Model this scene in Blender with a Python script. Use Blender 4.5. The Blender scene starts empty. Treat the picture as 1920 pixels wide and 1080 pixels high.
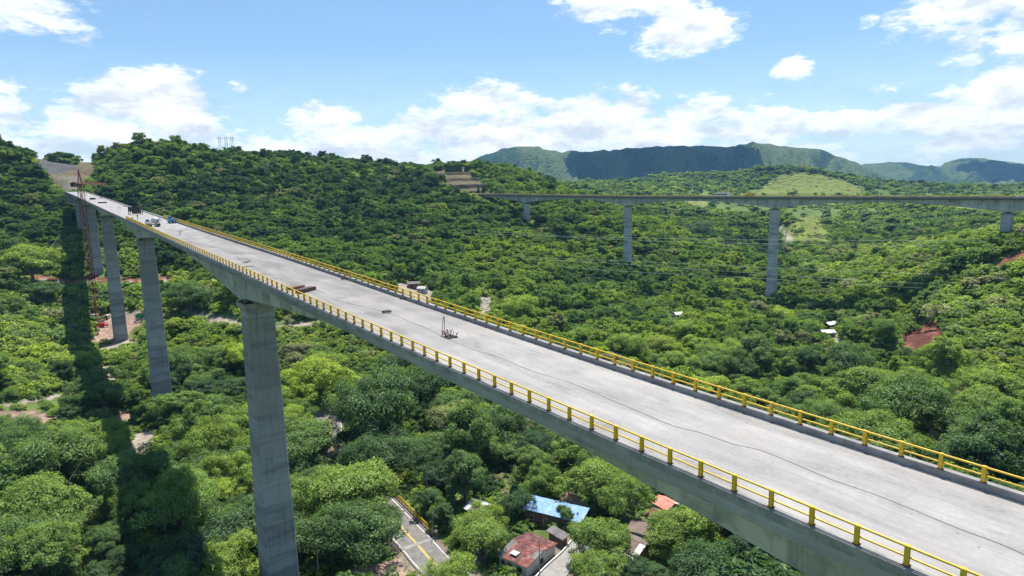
import bpy, math, random
import numpy as np
from mathutils import Matrix, Vector

sc = bpy.context.scene
col = sc.collection
rng = np.random.default_rng(11)
random.seed(5)

# ---------------------------------------------------------------- camera
F_PX = 1175.0
RR = np.array([0.99979584, -0.00308532, -0.01996893])
UU = np.array([0.02020588, 0.15266311, 0.98807171])
FW = np.array([0.0, 0.98827347, -0.15269429])
cam_d = bpy.data.cameras.new("camera")
cam = bpy.data.objects.new("camera", cam_d)
col.objects.link(cam)
cam_d.sensor_width = 36.0
cam_d.lens = F_PX / 1920 * 36.0
cam_d.clip_start = 0.5
cam_d.clip_end = 60000
cam.matrix_world = Matrix(((RR[0], UU[0], -FW[0], 0), (RR[1], UU[1], -FW[1], 0), (RR[2], UU[2], -FW[2], 0), (0, 0, 0, 1)))
sc.camera = cam

# ---------------------------------------------------------------- sun, world, exposure
SUN_AZ, SUN_EL = 78.0, 70.0          # azimuth counted from +x towards +y
SUN_STRENGTH = 5.0
SKY_STRENGTH = 0.102
CLOUD_STRENGTH = 0.95
HAZE_DENSITY = 0.00006
sa, se = math.radians(SUN_AZ), math.radians(SUN_EL)
SUN = np.array([math.cos(sa) * math.cos(se), math.sin(sa) * math.cos(se), math.sin(se)])
sun_d = bpy.data.lights.new("sun", 'SUN')
sun_d.energy = SUN_STRENGTH
sun_d.angle = math.radians(0.53)
sun_d.color = (1.0, 0.94, 0.85)
sun = bpy.data.objects.new("sun", sun_d)
col.objects.link(sun)
sun.rotation_euler = Vector(SUN).to_track_quat('Z', 'Y').to_euler()
sun.location = (0, 0, 900)

sc.view_settings.view_transform = 'Standard'
sc.view_settings.look = 'None'
sc.view_settings.gamma = 1
sc.view_settings.exposure = 0.55
sc.cycles.use_denoising = True
sc.cycles.max_bounces = 5
sc.cycles.diffuse_bounces = 4
sc.cycles.transmission_bounces = 3
sc.cycles.volume_bounces = 0
sc.cycles.caustics_reflective = False
sc.cycles.caustics_refractive = False


class NT:
    """small helper to write node trees"""
    def __init__(self, tree):
        self.t = tree
        tree.nodes.clear()

    def n(self, kind, **kw):
        nd = self.t.nodes.new(kind)
        ins = kw.pop('ins', {})
        for k, v in kw.items():
            setattr(nd, k, v)
        for k, v in ins.items():
            if hasattr(v, 'is_linked') or hasattr(v, 'links'):
                self.t.links.new(v, nd.inputs[k])
            else:
                nd.inputs[k].default_value = v
        return nd

    def m(self, op, a, b=0.0, c=0.0, clamp=False):
        nd = self.n('ShaderNodeMath', operation=op, use_clamp=clamp)
        for i, v in enumerate((a, b, c)):
            if hasattr(v, 'links'):
                self.t.links.new(v, nd.inputs[i])
            else:
                nd.inputs[i].default_value = v
        return nd.outputs[0]

    def mix(self, fac, a, b, blend='MIX'):
        nd = self.n('ShaderNodeMix', data_type='RGBA', blend_type=blend)
        for k, v in ((0, fac), (6, a), (7, b)):
            if hasattr(v, 'links'):
                self.t.links.new(v, nd.inputs[k])
            else:
                nd.inputs[k].default_value = v if k == 0 else (tuple(v) + (1,) if len(v) == 3 else v)
        return nd.outputs[2]

    def noise(self, vec, scale, detail=4, rough=0.55, dim='3D', dist=0.0):
        nd = self.n('ShaderNodeTexNoise', noise_dimensions=dim)
        if vec is not None:
            self.t.links.new(vec, nd.inputs['Vector'])
        nd.inputs['Scale'].default_value = scale
        nd.inputs['Detail'].default_value = detail
        nd.inputs['Roughness'].default_value = rough
        nd.inputs['Distortion'].default_value = dist
        return nd.outputs[0]

    def ramp(self, fac, stops, interp='LINEAR'):
        nd = self.n('ShaderNodeValToRGB')
        nd.color_ramp.interpolation = interp
        el = nd.color_ramp.elements
        while len(el) < len(stops):
            el.new(0.5)
        for e, (p, c) in zip(el, stops):
            e.position = p
            e.color = (c, c, c, 1) if not hasattr(c, '__len__') else tuple(c) + (1,)
        self.t.links.new(fac, nd.inputs[0])
        return nd.outputs[0]

    def link(self, a, b):
        self.t.links.new(a, b)


HOR = 358.0


def px_ang(x, y):
    """photo position -> azimuth, elevation in radians"""
    d = FW + (x - 960) / F_PX * RR + (540 - y) / F_PX * UU
    d = d / np.linalg.norm(d)
    return math.atan2(d[0], d[1]), math.asin(d[2])


w = bpy.data.worlds.new("World")
sc.world = w
w.use_nodes = True
T = NT(w.node_tree)
sky = T.n('ShaderNodeTexSky', sky_type='NISHITA', sun_disc=False)
sky.sun_elevation = se
sky.sun_rotation = math.radians(90 - SUN_AZ)
sky.altitude = 300
sky.air_density = 1.0
sky.dust_density = 0.6
sky.ozone_density = 1.3
tc = T.n('ShaderNodeTexCoord')
sep = T.n('ShaderNodeSeparateXYZ', ins={0: tc.outputs['Generated']})
X, Y, Z = sep.outputs
az = T.m('ARCTAN2', X, Y)
el = T.m('ARCSINE', Z)
vec = T.n('ShaderNodeCombineXYZ', ins={0: az, 1: T.m('MULTIPLY', el, 1.5), 2: 0.0}).outputs[0]
# cloud cover: soft ellipses at the bearings where clouds stand, broken up by noise
CL = [  # x, y, rx, ry, amp
    (1170, -5, 150, 62, 1.0), (1290, 62, 105, 66, 1.05), (1225, 95, 40, 25, .6), (1810, -8, 175, 76, 1.1), (1820, 80, 80, 66, .95), (1925, 40, 100, 70, .95), (1785, 118, 45, 26, .7),
    (1490, 127, 46, 32, .85), (1640, 40, 46, 24, .7), (50, 8, 150, 52, .95), (130, 58, 85, 32, .75), (285, 35, 60, 22, .45),
    (455, 38, 30, 14, .45), (570, 125, 32, 12, .5), (440, 163, 42, 20, .7), (552, 186, 30, 14, .5),
    (0, 200, 90, 60, .9), (265, 185, 180, 60, 1.15), (130, 215, 110, 48, .9), (310, 245, 260, 55, .95), (60, 290, 190, 45, .95), (620, 222, 105, 46, .95), (780, 250, 180, 42, .95),
    (905, 190, 125, 46, 1.05), (1075, 208, 100, 46, 1.0), (1190, 200, 75, 46, .95), (1310, 208, 90, 44, .95), (1000, 250, 420, 62, 1.05), (1400, 240, 260, 48, .9),
    (1560, 172, 240, 16, .6), (1540, 154, 70, 11, .6), (1700, 190, 180, 18, .65), (1660, 225, 260, 40, .95), (1890, 160, 120, 58, 1.0), (1850, 235, 160, 48, 1.0),
    (560, 300, 700, 55, .85), (1300, 290, 500, 40, .7), (1750, 325, 300, 22, .45), (1600, 262, 110, 22, .35),
    # beyond the frame
    (2250, 120, 240, 70, .9), (2500, 250, 380, 70, .9), (-350, 200, 260, 80, .9), (-700, 260, 380, 60, .9), (-420, 10, 170, 60, .8), (700, -240, 260, 90, .7), (1500, -330, 300, 90, .8), (100, -330, 240, 80, .7), (2300, -150, 260, 90, .7)]
warp = T.n('ShaderNodeTexNoise', noise_dimensions='3D', ins={'Vector': vec, 'Scale': 9.0, 'Detail': 4.0})
wv = T.n('ShaderNodeVectorMath', operation='MULTIPLY_ADD', ins={0: warp.outputs['Color'], 1: (0.05, 0.035, 0), 2: (-0.025, -0.0175, 0)})
vec2 = T.n('ShaderNodeVectorMath', operation='ADD', ins={0: vec, 1: wv.outputs[0]}).outputs[0]
total = None
for (x, y, rx, ry, amp) in CL:
    a0, e0 = px_ang(x, y)
    k = math.cos(a0) ** 2
    sx, sy = rx / F_PX * max(k, .3), ry / F_PX
    mp = T.n('ShaderNodeVectorMath', operation='SUBTRACT', ins={0: vec2, 1: (a0, e0 * 1.5, 0)})
    dv = T.n('ShaderNodeVectorMath', operation='DIVIDE', ins={0: mp.outputs[0], 1: (sx, sy * 1.5, 1)})
    ln = T.n('ShaderNodeVectorMath', operation='LENGTH', ins={0: dv.outputs[0]})
    g = T.m('MULTIPLY', T.m('SUBTRACT', 1.35, ln.outputs['Value'], clamp=True), amp)
    total = g if total is None else T.m('SMOOTH_MAX', total, g, 0.25)
# low on the horizon behind the viewer too
band = T.m('MULTIPLY', T.m('SUBTRACT', 0.13, el, clamp=True), 2.2)
total = T.m('ADD', total, band)
nv = T.n('ShaderNodeVectorMath', operation='MULTIPLY', ins={0: vec, 1: (1, 1.5, 1)}).outputs[0]
n1 = T.noise(nv, 9.0, 9, 0.62)
n2 = T.noise(nv, 30.0, 9, 0.66, dist=.5)
n3 = T.noise(T.n('ShaderNodeVectorMath', operation='MULTIPLY', ins={0: vec, 1: (.5, 2.4, 1)}).outputs[0], 16.0, 7, .65)
dens = T.m('ADD', T.m('SUBTRACT', total, 0.54), T.m('ADD', T.m('MULTIPLY', T.m('SUBTRACT', n1, 0.5), 1.9), T.m('ADD', T.m('MULTIPLY', T.m('SUBTRACT', n2, 0.5), 0.95), T.m('MULTIPLY', T.m('SUBTRACT', n3, 0.5), 0.5))))
cover = T.ramp(dens, [(0.0, 0.0), (0.10, 0.18), (0.30, 0.72), (0.52, 1.0)], 'EASE')
# thickness above a point shades the underside of a cloud grey
up = T.n('ShaderNodeVectorMath', operation='ADD', ins={0: nv, 1: (-0.004, 0.035, 0)}).outputs[0]
n1u = T.noise(up, 9.0, 6, 0.62)
n4 = T.noise(nv, 15.0, 7, .62)
shade = T.ramp(T.m('ADD', T.m('SUBTRACT', n1u, n1), T.m('ADD', T.m('MULTIPLY', total, 0.14), T.m('MULTIPLY', T.m('SUBTRACT', n4, .5), .7))), [(0.0, 1.0), (0.10, 0.80), (0.30, 0.25)])
ccol = T.mix(shade, (0.47, 0.52, 0.60), (1.0, 1.0, 1.0))
bg1 = T.n('ShaderNodeBackground', ins={0: T.mix(1.0, sky.outputs[0], (.86, 1.0, 1.06), 'MULTIPLY'), 1: SKY_STRENGTH})
bg2 = T.n('ShaderNodeBackground', ins={0: ccol, 1: CLOUD_STRENGTH})
# thin white veil near the horizon
veil = T.m('MULTIPLY', T.m('SUBTRACT', 0.20, el, clamp=True), 1.6)
cov = T.m('MAXIMUM', cover, veil, clamp=True)
mx = T.n('ShaderNodeMixShader', ins={0: cov, 1: bg1.outputs[0], 2: bg2.outputs[0]})
wo = T.n('ShaderNodeOutputWorld', ins={0: mx.outputs[0]})


# ---------------------------------------------------------------- projection helpers
def ray(x, y):
    return FW + (x - 960) / F_PX * RR + (540 - y) / F_PX * UU


def at_depth(x, y, d):
    return ray(x, y) * d


def at_z(x, y, z):
    r = ray(x, y)
    return r * (z / r[2])


def proj(P):
    P = np.atleast_2d(np.asarray(P, float))
    d = P @ FW
    dd = np.where(d > 1, d, 1e-3)
    return np.stack([960 + F_PX * (P @ RR) / dd, 540 - F_PX * (P @ UU) / dd, d], -1)


def inpoly(px, py, poly):
    px, py = np.asarray(px), np.asarray(py)
    r = np.zeros(px.shape, bool)
    n = len(poly)
    for i in range(n):
        x0, y0 = poly[i]
        x1, y1 = poly[(i + 1) % n]
        c = ((y0 > py) != (y1 > py)) & (px < (x1 - x0) * (py - y0) / ((y1 - y0) or 1e-9) + x0)
        r ^= c
    return r


# ---------------------------------------------------------------- near viaduct line (metres along it -> place)
KN = [0, 50, 100, 150, 220, 300, 400, 600]
KS = [-0.26439, -0.5469, -0.40649, -0.04751, 0.18097, 0.01065, 0.06235, -0.00684]
GS = [0.27722, -0.09348, -0.38889, 0.09743, 0.00086, 0.07804, -0.00925, 0.01811]
X0, Y0, Z0, H0, G0, DW = 25.2248, 31.76866, -16.03405, 0.69771, 0.0453, 11.37708
S_ = np.arange(0, 700, 2.0)
_th = H0 + np.concatenate([[0], np.cumsum(np.interp(S_, KN, KS) * 1e-3)[:-1] * 2])
_gr = G0 + np.concatenate([[0], np.cumsum(np.interp(S_, KN, GS) * 1e-3)[:-1] * 2])
_x = X0 + np.concatenate([[0], np.cumsum(-np.sin(_th) * 2)[:-1]])
_y = Y0 + np.concatenate([[0], np.cumsum(np.cos(_th) * 2)[:-1]])
_z = Z0 + np.concatenate([[0], np.cumsum(_gr * 2)[:-1]])


def line(s, off=0.0, dz=0.0):
    """right-hand rail line of the near viaduct, off metres to its left"""
    s = np.asarray(s, float)
    sc_ = np.clip(s, 0, 698)
    th = np.interp(sc_, S_, _th)
    x = np.interp(sc_, S_, _x); y = np.interp(sc_, S_, _y); z = np.interp(sc_, S_, _z)
    ex = s - sc_
    x = x - np.sin(th) * ex; y = y + np.cos(th) * ex; z = z + np.where(ex < 0, G0 * ex, 0.03 * ex)
    return np.stack([x - np.cos(th) * off, y - np.sin(th) * off, z + dz + 0 * x], -1)


def heading(s):
    return float(np.interp(s, S_, _th))


CURB = 0.40
S0, S1 = -46.0, 574.0


def on_deck(px, py):
    best = None
    ss = np.arange(-14, 574, .5)
    for off in np.arange(0, DW, .1):
        q = proj(line(ss, off, -CURB))
        e = (q[:, 0] - px) ** 2 + (q[:, 1] - py) ** 2
        i = int(np.argmin(e))
        if best is None or e[i] < best[0]:
            best = (e[i], ss[i], off)
    return best[1], best[2]


# ---------------------------------------------------------------- terrain heights
G = []
CAN = 7.5


def cp(x, y, d, c=1):
    p = at_depth(x, y, d)
    G.append((p[0], p[1], p[2] - (CAN if c else 0)))


for t in [(0, 30, -78), (-40, 20, -78), (40, 20, -78), (-70, 60, -78), (-20, 70, -78), (60, 50, -78), (-20, 110, -78), (20, 110, -77.5), (60, 95, -77), (-110, 30, -77),
          (-46, 112, -77), (-129, 223, -77.5), (-207, 324, -73.5), (-262, 396, -47), (-315, 462, -22), (-335, 490, -3), (-348, 505, 6.2), (-352, 515, 7), (-80, 170, -77), (-10, 170, -78), (-60, 240, -77), (-130, 150, -76), (-160, 270, -76), (-170, 200, -75),
          (40, 170, -78), (110, 140, -77), (60, 250, -78), (110, 340, -78), (160, 250, -77.5), (183, 437, -80), (-60, 300, -76), (0, 330, -77), (-20, 400, -66), (220, 330, -76),
          (130, 60, -76), (110, 10, -77), (200, 20, -72), (350, 60, -50), (330, 180, -58), (420, 280, -25), (560, 380, 0), (520, 150, -20), (700, 300, 20), (900, 600, 30),
          (-200, 60, -72), (-260, 140, -62), (-330, 220, -48), (-420, 300, -20), (-520, 360, 30), (-700, 300, 60), (-420, 100, -45), (-600, 900, 20), (-900, 900, 60), (-300, -10, -70),
          (378, 900, -86), (300, 650, -84), (440, 1150, -90)]:
    G.append(t)
for t in [(0, 262, 520), (30, 270, 520), (0, 320, 490), (50, 330, 480), (0, 400, 440), (60, 400, 440), (0, 500, 375), (100, 480, 400), (0, 590, 300), (0, 690, 235), (90, 350, 490),
          (180, 297, 590), (215, 270, 600), (260, 262, 610), (330, 268, 640), (400, 285, 680), (480, 287, 720), (560, 287, 760), (640, 300, 780), (720, 302, 800), (800, 318, 820), (870, 305, 850), (920, 305, 830), (960, 320, 800), (1010, 345, 760), (1060, 372, 740),
          (300, 340, 540), (450, 350, 570), (600, 360, 600), (300, 400, 470), (450, 420, 460), (600, 440, 450), (600, 500, 360), (480, 470, 370), (750, 390, 560), (750, 480, 430), (900, 420, 570), (900, 500, 450), (900, 560, 370), (800, 350, 700),
          (1000, 440, 560), (1100, 400, 640), (1300, 440, 720), (1500, 470, 780), (1600, 440, 900), (1400, 400, 950), (1200, 395, 900), (1650, 420, 900),
          (1920, 422, 400), (1850, 431, 400), (1780, 446, 400), (1700, 470, 410), (1600, 497, 450), (1560, 596, 320), (1920, 588, 260), (1920, 740, 190), (1700, 742, 200), (1500, 720, 240), (1800, 528, 320), (2100, 420, 380), (2100, 600, 250), (2200, 800, 190)]:
    cp(*t)
for t in [(860, 335, 750), (840, 355, 700), (905, 364, 690), (985, 418, 637), (1179, 495, 537), (1888, 438, 338), (1740, 632, 270), (1880, 485, 350), (100, 325, 640), (110, 305, 700), (60, 300, 680), (150, 340, 560), (170, 318, 600),
          (1515, 412, 900), (1480, 440, 820), (1750, 392, 1100), (1850, 402, 1000), (1480, 324, 1750), (1530, 325, 1800), (1440, 346, 1700), (1590, 338, 1750)]:
    cp(*t, 0)
for t in [(1000, 348, 1500), (1100, 348, 1700), (1200, 343, 1700), (1350, 347, 1600), (1640, 336, 1850), (1700, 334, 1950), (1570, 330, 1850), (1760, 350, 1700), (1900, 352, 1700), (1300, 380, 1250), (1500, 385, 1250), (1700, 380, 1300), (2000, 350, 1500),
          (0, 340, 900), (260, 320, 900), (560, 330, 1050), (800, 345, 1150), (930, 348, 1200), (700, 352, 1800), (300, 352, 1800), (-300, 340, 1500), (2300, 350, 1500)]:
    cp(*t)
GP = np.array(G)


def lp(x, y):
    r = np.maximum(np.hypot(x, y), 30.0)
    return np.stack([np.arctan2(x, y), np.log(r)], -1)


def _tps(d2):
    return 0.5 * d2 * np.log(d2 + 1e-12)


_Q = lp(GP[:, 0], GP[:, 1])
_D = ((_Q[:, None] - _Q[None]) ** 2).sum(-1)
_n = len(_Q)
_A = np.zeros((_n + 3, _n + 3))
_A[:_n, :_n] = _tps(_D) + np.eye(_n) * 0.0006
_A[:_n, _n] = 1; _A[:_n, _n + 1:] = _Q
_A[_n, :_n] = 1; _A[_n + 1:, :_n] = _Q.T
_Wt = np.linalg.solve(_A, np.concatenate([GP[:, 2], [0, 0, 0]]))


def _hash(ix, iy, seed):
    h = (ix * 374761393 + iy * 668265263 + seed * 1442695041) & 0xFFFFFFFF
    h = ((h ^ (h >> 13)) * 1274126177) & 0xFFFFFFFF
    return ((h ^ (h >> 16)) & 0xFFFF) / 65535.0


def vnoise(x, y, seed=0):
    x = np.asarray(x, float); y = np.asarray(y, float)
    ix = np.floor(x).astype(np.int64); iy = np.floor(y).astype(np.int64)
    fx = x - ix; fy = y - iy
    fx = fx * fx * (3 - 2 * fx); fy = fy * fy * (3 - 2 * fy)
    a = _hash(ix, iy, seed); b = _hash(ix + 1, iy, seed); c = _hash(ix, iy + 1, seed); d = _hash(ix + 1, iy + 1, seed)
    return (a + (b - a) * fx) * (1 - fy) + (c + (d - c) * fx) * fy


def fbm(x, y, seed=0, o=4):
    s, a, t = 0, 1, 0
    for i in range(o):
        s = s + a * (vnoise(x * 2 ** i, y * 2 ** i, seed + i * 7) - .5)
        t += a; a *= .5
    return s / t * 2


def ridged(x, y, seed=0, o=5):
    s, a, t = 0, 1, 0
    for i in range(o):
        s = s + a * (1 - abs(2 * vnoise(x * 2 ** i, y * 2 ** i, seed + i * 5) - 1))
        t += a; a *= .55
    return s / t


def smooth(a, b, x):
    t = np.clip((x - a) / (b - a), 0, 1)
    return t * t * (3 - 2 * t)


# far mountain crests: (photo x, photo y, depth)
RIDGES = [
    ([(300, 352, 5200), (600, 350, 5000), (840, 320, 4700), (905, 292, 4500), (955, 275, 4300), (1010, 276, 4300), (1050, 284, 4350), (1120, 283, 4400), (1200, 276, 4400), (1280, 272, 4400), (1360, 275, 4400), (1412, 266, 4350), (1480, 274, 4300), (1540, 280, 4300), (1600, 303, 4400), (1660, 330, 4700), (1720, 348, 4900)], 620),
    ([(1500, 345, 6600), (1600, 312, 6400), (1640, 305, 6300), (1700, 303, 6200), (1765, 304, 6200), (1800, 296, 6000), (1850, 295, 5900), (1900, 303, 5900), (1960, 312, 5800), (2100, 300, 5600), (2300, 330, 5400), (2700, 330, 5400)], 900),
    ([(-900, 330, 5000), (-400, 345, 5600), (0, 350, 6000), (300, 352, 6000)], 700),
]


def mountains(x, y):
    r = np.hypot(x, y)
    a = np.arctan2(x, y)
    out = np.full(np.shape(x), -90.0)
    for k, (pts, wd) in enumerate(RIDGES):
        P = np.array([at_depth(*p) for p in pts])
        pa = np.arctan2(P[:, 0], P[:, 1]); pr = np.hypot(P[:, 0], P[:, 1])
        cz = np.interp(a, pa, P[:, 2]); cr = np.interp(a, pa, pr)
        off = smooth(pa[0] - .12, pa[0], a) * (1 - smooth(pa[-1], pa[-1] + .12, a))
        d = (r - cr) / wd
        # spurs run down from the crest
        sp = ridged(a * 26 + k * 9 + fbm(x / 500, y / 500, 3, 3) * .35, r / 1500.0, 40 + k, 4)
        prof = np.where(d < 0, np.exp(-(np.abs(d) ** 1.3) * (1.35 - 0.9 * (sp - .5))), np.exp(-np.abs(d) ** 1.6 * 0.5))
        side = smooth(0.02, .5, -d) * (1 - smooth(1.5, 2.6, -d))
        z = -70 + (cz + 70) * prof * off + side * (sp - .55) * 260 * off
        z = z + side * (ridged(x / 520, y / 520, 9 + k, 6) - .55) * 150
        # no spur stands higher in view than the crest behind it
        capz = cz * r / cr * (.997 - .08 * smooth(0, .9, -d))
        z = np.where((d < -.02) & (off > .5), np.minimum(z, capz), z)
        z = z + np.where(d > -.25, fbm(a * 110, r / 300, 3 + k, 5) * 15, 0) * off
        out = np.maximum(out, z)
    return out


def H(x, y):
    x = np.asarray(x, float); y = np.asarray(y, float)
    shp = x.shape
    x = x.ravel(); y = y.ravel()
    q = lp(x, y)
    z = np.empty(len(x))
    for i in range(0, len(x), 20000):
        qq = q[i:i + 20000]
        D = ((qq[:, None] - _Q[None]) ** 2).sum(-1)
        z[i:i + 20000] = _tps(D) @ _Wt[:_n] + _Wt[_n] + qq @ _Wt[_n + 1:]
    r = np.hypot(x, y)
    a = np.abs(np.arctan2(x, y))
    lim = np.where(r < 1300, 75, 75)
    z = np.clip(z, -92, lim)
    side = smooth(1.0, 1.7, a)
    z = z * (1 - side) + (-70 + 30 * fbm(x / 300, y / 300, 5, 3) + smooth(150, 900, r) * 50) * side
    far = smooth(2000, 2900, r)
    z = z * (1 - far) + far * (-62 + 18 * fbm(x / 400, y / 400, 8, 3))
    hill = smooth(-70, -45, z) * smooth(120, 500, r)
    z = z + hill * (fbm(x / 95, y / 95, 1, 4) * 6.0) + fbm(x / 30, y / 30, 2, 3) * 0.6 + smooth(900, 1400, r) * (1 - far) * (ridged(x / 330, y / 330, 77, 4) - .55) * 34
    z = np.where(r > 2200, np.maximum(z, mountains(x, y)), z)
    # beyond everything the land falls away to a low plain
    out = smooth(7600, 9000, r)
    z = z * (1 - out) + (-80) * out
    # under the far half of the near viaduct: never above the girder
    return z.reshape(shp)


def Hs(x, y):
    return float(H(np.array([x]), np.array([y]))[0])

# ---------------------------------------------------------------- roads on the valley floor
ROADZ = -76.6
road_px = [(905, 1135), (860, 1095), (812, 1054), (782, 1020), (752, 988), (722, 955), (690, 920), (660, 884), (638, 860), (622, 840), (617, 822), (620, 806), (618, 790), (606, 770)]
ROAD = np.array([at_z(x, y, ROADZ) for x, y in road_px])[:, :2]
SIDE = np.array([at_z(x, y, ROADZ) for x, y in [(1010, 1110), (1040, 1075), (1075, 1042), (1092, 1020)]])[:, :2]


def densify(P, step):
    P = np.asarray(P, float)
    # Catmull-Rom through the points
    out = []
    n = len(P)
    for i in range(n - 1):
        p0 = P[max(i - 1, 0)]; p1 = P[i]; p2 = P[i + 1]; p3 = P[min(i + 2, n - 1)]
        k = max(2, int(np.linalg.norm(p2 - p1) / step))
        for t in np.linspace(0, 1, k, endpoint=False):
            out.append(0.5 * ((2 * p1) + (-p0 + p2) * t + (2 * p0 - 5 * p1 + 4 * p2 - p3) * t * t + (-p0 + 3 * p1 - 3 * p2 + p3) * t ** 3))
    out.append(P[-1])
    return np.array(out)


ROADD = densify(ROAD, 1.5)
SIDED = densify(SIDE, 1.5)


def dist_to(P, x, y):
    d = np.full(len(x), 1e9)
    for p in P:
        d = np.minimum(d, (x - p[0]) ** 2 + (y - p[1]) ** 2)
    return np.sqrt(d)


_cs = np.arange(380, 574, 3.0)
_cl = line(_cs, DW / 2)
H_nat = H
TER = [(812, 322), (876, 314), (890, 330), (912, 350), (912, 362), (880, 362), (832, 350)]
RSC = [(1686, 632), (1700, 614), (1728, 606), (1748, 594), (1764, 600), (1768, 622), (1776, 636), (1748, 645), (1716, 660), (1694, 652)]


def H(x, y):
    x = np.asarray(x, float); y = np.asarray(y, float)
    shp = x.shape
    x = x.ravel(); y = y.ravel()
    z = H_nat(x, y)
    near = np.hypot(x, y) < 330
    if near.any():
        d = np.minimum(dist_to(ROADD, x[near], y[near]), dist_to(SIDED, x[near], y[near]))
        k = 1 - smooth(6.5, 16, d)
        z[near] = z[near] * (1 - k) + (ROADZ - 0.25) * k
    m = (x < -180) & (x > -380) & (y > 280) & (y < 540)
    if m.any():
        zz = z[m]
        best = np.full(m.sum(), 1e9); bz = np.zeros(m.sum())
        for p in _cl:
            d = np.hypot(x[m] - p[0], y[m] - p[1])
            u = d < best
            best[u] = d[u]; bz[u] = p[2]
        k = 1 - smooth(9, 26, best)
        zz = np.where(zz > bz - 4.5, zz * (1 - k) + np.minimum(zz, bz - 4.5) * k, zz)
        z[m] = zz
    # slip scar: scooped into the slope
    m = (x > 120) & (x < 260) & (y > 190) & (y < 360)
    if m.any():
        q = proj(np.stack([x[m], y[m], z[m]], -1))
        k = inpoly(q[:, 0], q[:, 1], RSC)
        z[m] = z[m] - np.where(k, 2.2 + ridged(x[m] / 9, y[m] / 9, 31, 3) * 2.5, 0)
    return z.reshape(shp)


def Hs(x, y):
    return float(H(np.array([x]), np.array([y]))[0])


def ground_at(px, py, d0=60, d1=3500):
    d = np.exp(np.linspace(math.log(d0), math.log(d1), 260))
    P = ray(px, py)[None] * d[:, None]
    h = H(P[:, 0], P[:, 1])
    b = P[:, 2] < h
    if not b.any():
        return P[-1]
    i = int(np.argmax(b))
    if i == 0:
        return P[0]
    a0 = P[i - 1, 2] - h[i - 1]; a1 = P[i, 2] - h[i]
    t = a0 / (a0 - a1)
    p = P[i - 1] * (1 - t) + P[i] * t
    return p


# ---------------------------------------------------------------- object helpers
def tag(o, label=None, cat=None, group=None, kind=None):
    if label: o["label"] = label
    if cat: o["category"] = cat
    if group: o["group"] = group
    if kind: o["kind"] = kind
    return o


def empty(name, loc=(0, 0, 0), rz=0.0, label=None, cat=None, group=None):
    o = bpy.data.objects.new(name, None)
    col.objects.link(o)
    o.location = loc
    o.rotation_euler = (0, 0, rz)
    o.empty_display_size = 0.2
    return tag(o, label, cat, group)


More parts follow.
